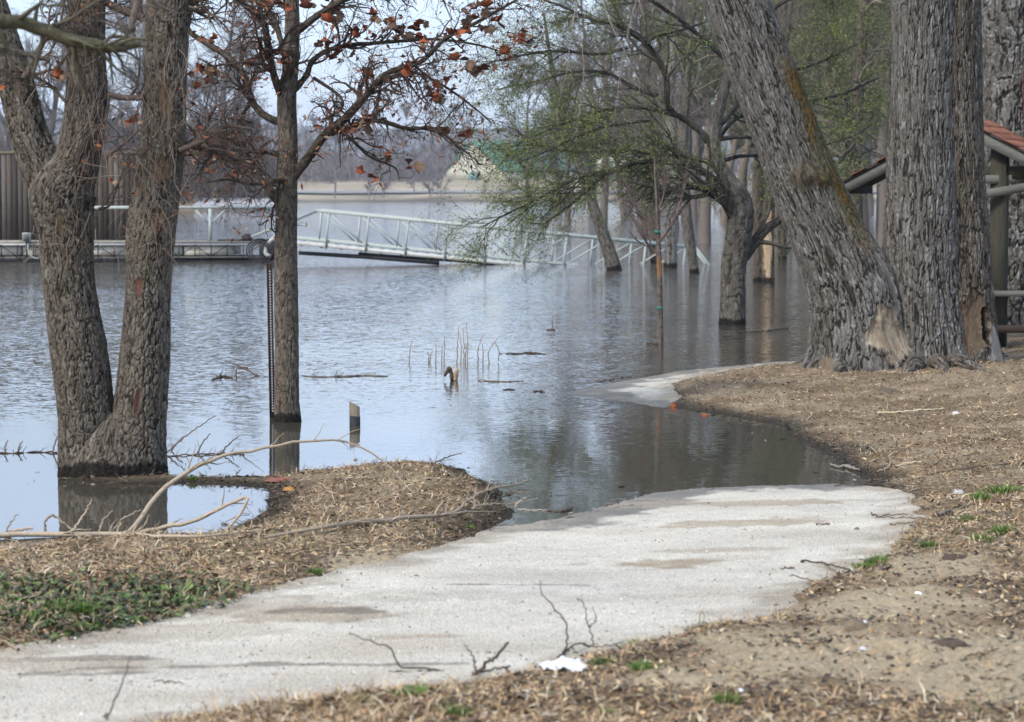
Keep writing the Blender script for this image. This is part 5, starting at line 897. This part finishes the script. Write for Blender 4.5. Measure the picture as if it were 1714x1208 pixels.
rise(r, 'fork', [(946, 1092, 2, 0), (949, 1060, 1.7, .03), (944, 1038, 1.5, .05), (925, 1015, 1.3, .08), (908, 995, 1, .1), (903, 970, .6, .1)], Yt, DARKC, 3, .04); rise(r, 'fork', [(950, 1086, 1.7, 0), (968, 1077, 1.6, 0), (1000, 1082, 1.3, .05), (1040, 1076, .8, .05)], Yt, DARKC, 3, .04); rise(r, 'fork', [(993, 1080, 1.3, .04), (985, 1045, 1.1, .05), (978, 1015, 1, .08), (966, 1000, .6, .1)], Yt, DARKC, 3, .05); rise(r, 'fork', [(986, 1048, 1, .05), (998, 1035, .8, .05), (992, 1018, .5, .08)], Yt, DARKC)
r = stick('bare_twig', [(175, 1206, 1.6), (180, 1200, 1.6)], 'thin grey shoot leaning up from the bottom left over the path', 'twig', (.13, .11, .10)); rise(r, 'shoot', [(172, 1208, 1.7, 0), (195, 1168, 1.5, 0), (212, 1120, 1.2, 0), (218, 1098, .8, 0)], float(og(172, 1208)[1]), (.13, .11, .10))
# ---- stones and clods
def rock(name, x, y, w, h, lb, cat='stone', c=(.16, .13, .10), seed=0, group=None):
    r = np.random.default_rng(seed + int(x)); p = og(x, y, 0.0); u = p[1] / F; th_, ph_ = np.meshgrid(np.arange(12) * math.pi / 6, np.linspace(0, math.pi / 2, 5)); rad = 1 + .45 * fbm(np.cos(th_) * 1.5, ph_ * 2, np.sin(th_) * 1.5, s=int(x))
    V = np.stack([w * u * .5 * rad * np.cos(th_) * np.cos(ph_), w * u * .4 * rad * np.sin(th_) * np.cos(ph_), h * u * rad * np.sin(ph_) - .003], -1); i = np.arange(48).reshape(4, 12); j = np.roll(i, -1, 1)
    return link(name, mesh(name, V.reshape(-1, 3), np.stack([i, j, j + 12, i + 12], -1).reshape(-1, 4), M_stone, c), None, lb, cat, group, loc=p)
rock('stone', 1434, 888, 10, 7, 'round brown stone on the pale path near its upper right corner'); rock('dirt_clod', 1432, 1052, 42, 18, 'pyramid-shaped clod of dirt in the lower right ground', 'clod', (.17, .13, .09)); rock('stone', 1246, 888, 9, 4, 'small dark stone in the middle of the upper path')
rock('stone', 1447, 1044, 12, 8, 'small white pebble behind the pyramid clod', c=(.6, .6, .62)); rock('stone', 1536, 994, 17, 5, 'white flake on the dirt right of the path edge', c=(.8, .8, .8)); rock('stone', 1445, 1087, 14, 7, 'pale grey pebble below the pyramid clod', c=(.5, .5, .5)); rock('stone', 1141, 1151, 14, 5, 'thin white flake right of the paper', c=(.75, .75, .75)); rock('stone', 1238, 1156, 14, 6, 'small white flake in the bottom dirt, right of the thin one', c=(.78, .78, .78))
rock('stone', 1600, 693, 14, 5, 'small white scrap at the right end of the yellow stick', c=(.6, .58, .55)); rock('stone', 1604, 826, 24, 8, 'pale flat stone on the grass left of the right-edge clump', c=(.42, .40, .37)); rock('stone', 62, 996, 12, 9, 'white speck of a stone in the ivy at left', c=(.6, .6, .6)); rock('stone', 163, 1024, 15, 9, 'pale stone beside the peeled stick in the ivy', c=(.5, .48, .46)); rock('stone', 316, 1033, 13, 7, 'cream stone at the path edge below the ivy', c=(.5, .45, .37)); rock('stone', 345, 1018, 20, 5, 'flat white stone at the path edge near the ivy end', c=(.55, .54, .52))
rock('stone', 517, 1103, 10, 5, 'small dark stone on the left middle of the path', c=(.06, .05, .045)); rock('stone', 697, 966, 10, 5, 'small brown stone on the path below the dirt bank', c=(.12, .10, .08)); rock('orange_scrap', 1127, 681, 11, 7, 'orange scrap at the tip of the grassy bank by the water', 'scrap', (.30, .085, .03)); rock('orange_scrap', 1180, 695, 11, 4, 'flat orange scrap on the muddy bank edge, right of the other', 'scrap', (.26, .08, .03))
rock('brick_scrap', 470, 803, 46, 5, 'flat reddish wood chip on the muddy strip by the tree reflection', 'chip', (.22, .09, .06)); rock('mushroom', 484, 820, 20, 7, 'orange-brown bracket lump on the near bank', 'fungus', (.40, .20, .06)); rock('dirt_clod', 1600, 935, 50, 9, 'dark leafy clod on pale soil at the right', 'clod', (.07, .05, .04)); rock('dirt_clod', 1590, 1078, 60, 10, 'dark clod heap in the lower right dirt', 'clod', (.08, .06, .045))
for i, (x, y, w) in enumerate([(1340, 874, 6), (1301, 868, 6), (1275, 890, 7), (1085, 980, 7), (1143, 975, 6), (903, 1060, 6), (690, 1088, 6), (660, 1078, 5), (640, 1100, 6), (280, 1130, 9), (370, 1133, 10), (392, 1122, 8), (322, 1170, 10), (350, 1176, 8), (130, 1095, 7), (280, 1190, 9), (115, 1180, 9), (720, 1070, 6), (790, 1052, 6), (1480, 845, 5), (430, 1100, 6), (1190, 868, 5), (820, 1010, 6), (560, 1110, 7)]):
    rock('pebble', x, y, w, w * .5, 'tiny dark pebble lying on the pale path', 'pebble', (.07, .06, .05), i, 'dark pebbles scattered on the path')
a, b, c = blades(5200, lambda X, Y, h, r: (look(S_path, X, Y) > .05) & (h > .02), (.004, .012), (.004, .009), .5, [(.06, .05, .04), (.12, .10, .08), (.6, .58, .55)], 15, curve=.3, wq=.9, lift=.008)
link('path_grit', mesh('path_grit', a, b, M_litter, c), kind='stuff')
# the crumpled paper
p = og(941, 1124, .002); u = p[1] / F; p[2] += .006; nx_, ny_ = 40, 26; gx_, gy_ = np.meshgrid(np.linspace(-1, 1, nx_), np.linspace(-1, 1, ny_))
env = np.interp(gx_, [-1, -.85, -.4, 0, .35, .8, 1], [.55, .7, .95, 1.5, 1.3, .9, .3]); Zp = (.55 * (1 - gy_ ** 2) * env + .35 * np.abs(vnoise(gx_ * 3, gy_ * 3, s=301)) + .22 * np.abs(vnoise(gx_ * 7, gy_ * 6, s=302))) * 21 * u
Xp = gx_ * 39 * u * (1 + .08 * vnoise(gy_ * 3, gx_ * 3, s=303)); Yp = gy_ * .045 * (1 - .25 * gx_ ** 2) * (1 + .2 * vnoise(gx_ * 4, gy_, s=304)); i = np.arange(nx_ * ny_).reshape(ny_, nx_)
link('paper_scrap', mesh('paper_scrap', np.stack([Xp, Yp, Zp - .002], -1).reshape(-1, 3), np.stack([i[:-1, :-1], i[:-1, 1:], i[1:, 1:], i[1:, :-1]], -1).reshape(-1, 4), M_paper), None, 'crumpled white paper lying at the lower edge of the path', 'paper', loc=p)
# ---- things in the water
def wd(rows, lb, col=DARKC, name='driftwood', tw=0, side=(), lift=.004): return stick(name, rows, lb, 'driftwood', col, side, lift, tw, True)
wd([(505, 629, 1.5), (540, 631, 2.2), (585, 630, 3.2), (605, 629, 2.6), (650, 630, 1.2)], 'thin driftwood line just right of the young oak', (.12, .10, .085), tw=14); wd([(-30, 758, 2.5), (20, 759, 3), (60, 757, 2.6), (103, 759, 2)], 'dark floating stem reaching the V tree from the left', (.06, .045, .035), tw=8)
wd([(835, 592, 1), (865, 592, 2.2), (885, 591, 2.8), (915, 593, 1)], 'dark driftwood sliver in front of the far reeds'); wd([(355, 636, 2), (367, 632, 4.5), (378, 631, 4), (390, 633, 1)], 'dark soggy clump floating between V tree and oak', tw=8); wd([(400, 616, 2.4), (414, 616, 3)], 'small brown floating chip above the soggy clump', (.15, .09, .06)); wd([(800, 637, 1.2), (840, 639, 2), (875, 638, 1.6)], 'thin floating twig right of the broken stump', (.12, .1, .08))
wd([(842, 653, 1), (852, 652, 2), (862, 653, 1)], 'tiny floating chip right of the broken stump twig'); wd([(892, 656, 1.2), (902, 655, 2.2), (912, 656, 1)], 'small dark floating chip left of the path spit'); wd([(1082, 575, 1.6), (1100, 576, 2)], 'dark stick floating at the sapling foot'); wd([(1240, 556, 1), (1280, 554, 1.5), (1300, 551, 2.6), (1320, 549, 1.4)], 'driftwood sliver right of the budding tree foot')
wd([(915, 553, 3), (928, 553, 3.4)], 'small tuft-like floating clod in mid water', side=[[(924, 553, 1.5, .0), (925, 548, 1, .05), (925, 541, .6, .09)]]); wd([(275, 764, 1.4), (320, 762, 2), (380, 760, 2.2), (410, 761, 1.4)], 'long dark floating twig between V tree and oak reflection', (.10, .08, .065), tw=16); wd([(914, 855, 1.8), (935, 857, 2.6), (950, 855, 4.4), (958, 851, 3)], 'dark driftwood piece at the inlet edge by the path', tw=2)
wd([(866, 853, 1.2), (890, 854, 1.4), (915, 855, 1.2)], 'pale thin stick joined to the dark driftwood in the inlet', (.5, .46, .40)); wd([(378, 800, 3), (420, 799, 4), (455, 801, 4)], 'black soggy stick on the mud strip', (.03, .025, .02)); wd([(1000, 640, 1), (1030, 634, 2), (1060, 630, 1)], 'thin stick lying along the top of the path spit', (.15, .12, .09)); wd([(1055, 664, 1.6), (1070, 663, 3), (1085, 664, 1.4)], 'dark leaf wad at the path spit edge', DARKC)
for (rows, Y0, lb) in (([(745, 629, 2.4, 0), (751, 617, 3.2, 0), (754, 619, 3, 0), (757, 636, 3.4, 0)], 637, 'bent broken branch stump sticking out of mid water'), ([(762, 636, 4, 0), (764, 622, 3.6, 0), (766, 616, 1.6, 0)], 637, 'pale splintered stub beside the bent stump')):
    Y_ = float(onz(757, Y0)[1]); r = thing('broken_stump', lb, 'stump', (at(757, Y0, Y_)[0], Y_, 0)); rise(r, 'wood', rows, Y_, (.30, .22, .14) if 'pale' in lb else (.10, .07, .05))
for k, (rows, n_) in enumerate([([(685, 607, 570)], 1), ([(717, 605, 588), (720, 605, 586), (729, 606, 575), (739, 606, 568), (743, 606, 562)], 5), ([(765, 607, 545), (771, 605, 560), (776, 604, 548), (782, 606, 540), (779, 604, 572)], 5), ([(800, 604, 560), (808, 603, 575), (818, 606, 565), (834, 600, 572)], 4)]):
    lb = ['single reed stem alone in mid water', 'cluster of five short reed stems left of the tallest', 'tallest cluster of thin reed stems in mid water', 'loose leaning reed stems right of the tallest cluster'][k]; Y_ = float(onz(rows[0][0], 606)[1]); r = thing('reed_cluster', lb, 'reeds', (at(rows[0][0], 606, Y_)[0], Y_, 0))
    for (x, y0, y1) in rows: rise(r, 'reed', [(x, y0 + 4, 1., 0), (x + 1, (y0 + y1) / 2, .8, 0), (x + rng.uniform(-2, 6) * (3 if k == 3 else 1), y1, .45, .05)], Y_, (.22, .17, .12))
for (x, y, x2, y2) in [(440, 629, 378, 603), (395, 630, 401, 608), (272, 760, 360, 695), (330, 757, 352, 725), (285, 755, 310, 728), (368, 758, 400, 730), (88, 756, 102, 720), (30, 757, 38, 738), (8, 757, 14, 736), (395, 797, 402, 787), (720, 776, 775, 757)]:
    Y_ = float(onz(x, y)[1]); r = thing('twig_in_water', 'bare twig poking up out of the water or bank', 'twig', (at(x, y, Y_)[0], Y_, 0), 'bare twigs standing in the water'); rise(r, 'shoot', [(x, y + 3, 1.4, 0), ((x + x2) / 2 - 2, (y + y2) / 2, 1.1, .05), (x2, y2, .7, .1)], Y_, (.13, .10, .08), 3, .08)
# ---- branches hanging into the view from trees beyond the frame
def hanging(rows, Y, lb, col, twn, wl, name='overhanging_branch', bk=None, trop=(0, 0, -.05), fine=2):
    r = thing(name, lb, 'branch', at(rows[0][0], rows[0][1], Y)); o0 = np.array(r.location)
    B = [resample(np.array([tuple(np.array(at(x, y, Y + d)) - o0) + (w * Y / F,) for (x, y, w, d) in s]), 24) for s in (rows if isinstance(rows[0][0], tuple) else [rows])]
    A = np.stack(B); T = Tubes(); T.add(A[..., :3] + rng.normal(0, .004, A[..., :3].shape), np.abs(A[..., 3]), 9, col); link('wood', T.mesh('wood', M_bark), r); T = Tubes()
    s_, d_, l_, r_ = kids(A[..., :3], np.abs(A[..., 3]), twn, wl, (.5, 1.2), .05, .4, .0018); P, Rr = grow(s_, d_, l_, r_, 8, .2, trop); T.add(P, Rr, 4, col)
    s_, d_, l_, r_ = kids(P, Rr, twn * 4, wl * .5, (.4, 1.1), .1, .6, .0012); P, Rr = grow(s_, d_, l_, r_, 6, .22, trop); T.add(P, Rr, 3, col); link('twigs', T.mesh('twigs', M_twig), r, kind='stuff')
hanging([(-120, 10, 15, -.2), (-30, 28, 13, -.1), (60, 45, 12, 0), (130, 70, 11, 0), (190, 80, 9, 0), (235, 72, 6, .05)], 9.0, 'thick blurred mossy branch crossing the top left corner', (.075, .068, .042), 26, .30)
hanging([(-60, 60, 6, 0), (0, 76, 5, 0), (40, 92, 4.5, 0), (85, 100, 3, 0)], 9.4, 'thin blurred branch under the thick one, top left', (.085, .075, .06), 14, .22); hanging([(215, 80, 7, 0), (222, 40, 6, 0), (228, 0, 6, 0), (232, -60, 6, 0)], 9.1, 'blurred upright shoot on the thick top left branch', (.12, .10, .085), 12, .2)
for (xx, n_, lb) in ((955, 3, 'long pale hanging twigs in front of the budding tree, left strand'), (1075, 1, 'single long hanging twig left of the leaning giant')):
    r = thing('hanging_twig', lb, 'twig', at(xx, -60, 17.)); o0 = np.array(r.location); S = np.array([at(xx + k * 22, -60, 17.) - o0 for k in range(n_)]); P, Rr = grow(S, np.array([(rng.normal(0, .12), 0, -1.) for _ in range(n_)]), np.array([1.25, 1.1, 1.0][:n_]), np.full(n_, .0035), 16, .10, (0, 0, -.12)); T = Tubes(); T.add(P, Rr, 5, (.27, .24, .21))
    s_, d_, l_, r_ = kids(P, Rr, 9 * n_, .22, (.3, .8), .1, .7, .0018); P2, R2 = grow(s_, d_, l_, r_, 8, .12, (0, 0, -.18)); T.add(P2, R2, 4, (.27, .24, .21)); link('strand', T.mesh('strand', M_twig), r)
#HAZE
if HAZE:
    m = bpy.data.materials.new('haze'); m.use_nodes = True; nt = m.node_tree; nt.nodes.clear(); v = nt.nodes.new('ShaderNodeVolumePrincipled'); o = nt.nodes.new('ShaderNodeOutputMaterial')
    v.inputs['Color'].default_value = (.82, .88, .97, 1); v.inputs['Density'].default_value = HAZE; v.inputs['Anisotropy'].default_value = .2; nt.links.new(v.outputs[0], o.inputs['Volume'])
    MB().box(-1700, 1700, -70, 3100, -1.7, 95).build('haze', m, kind='stuff')
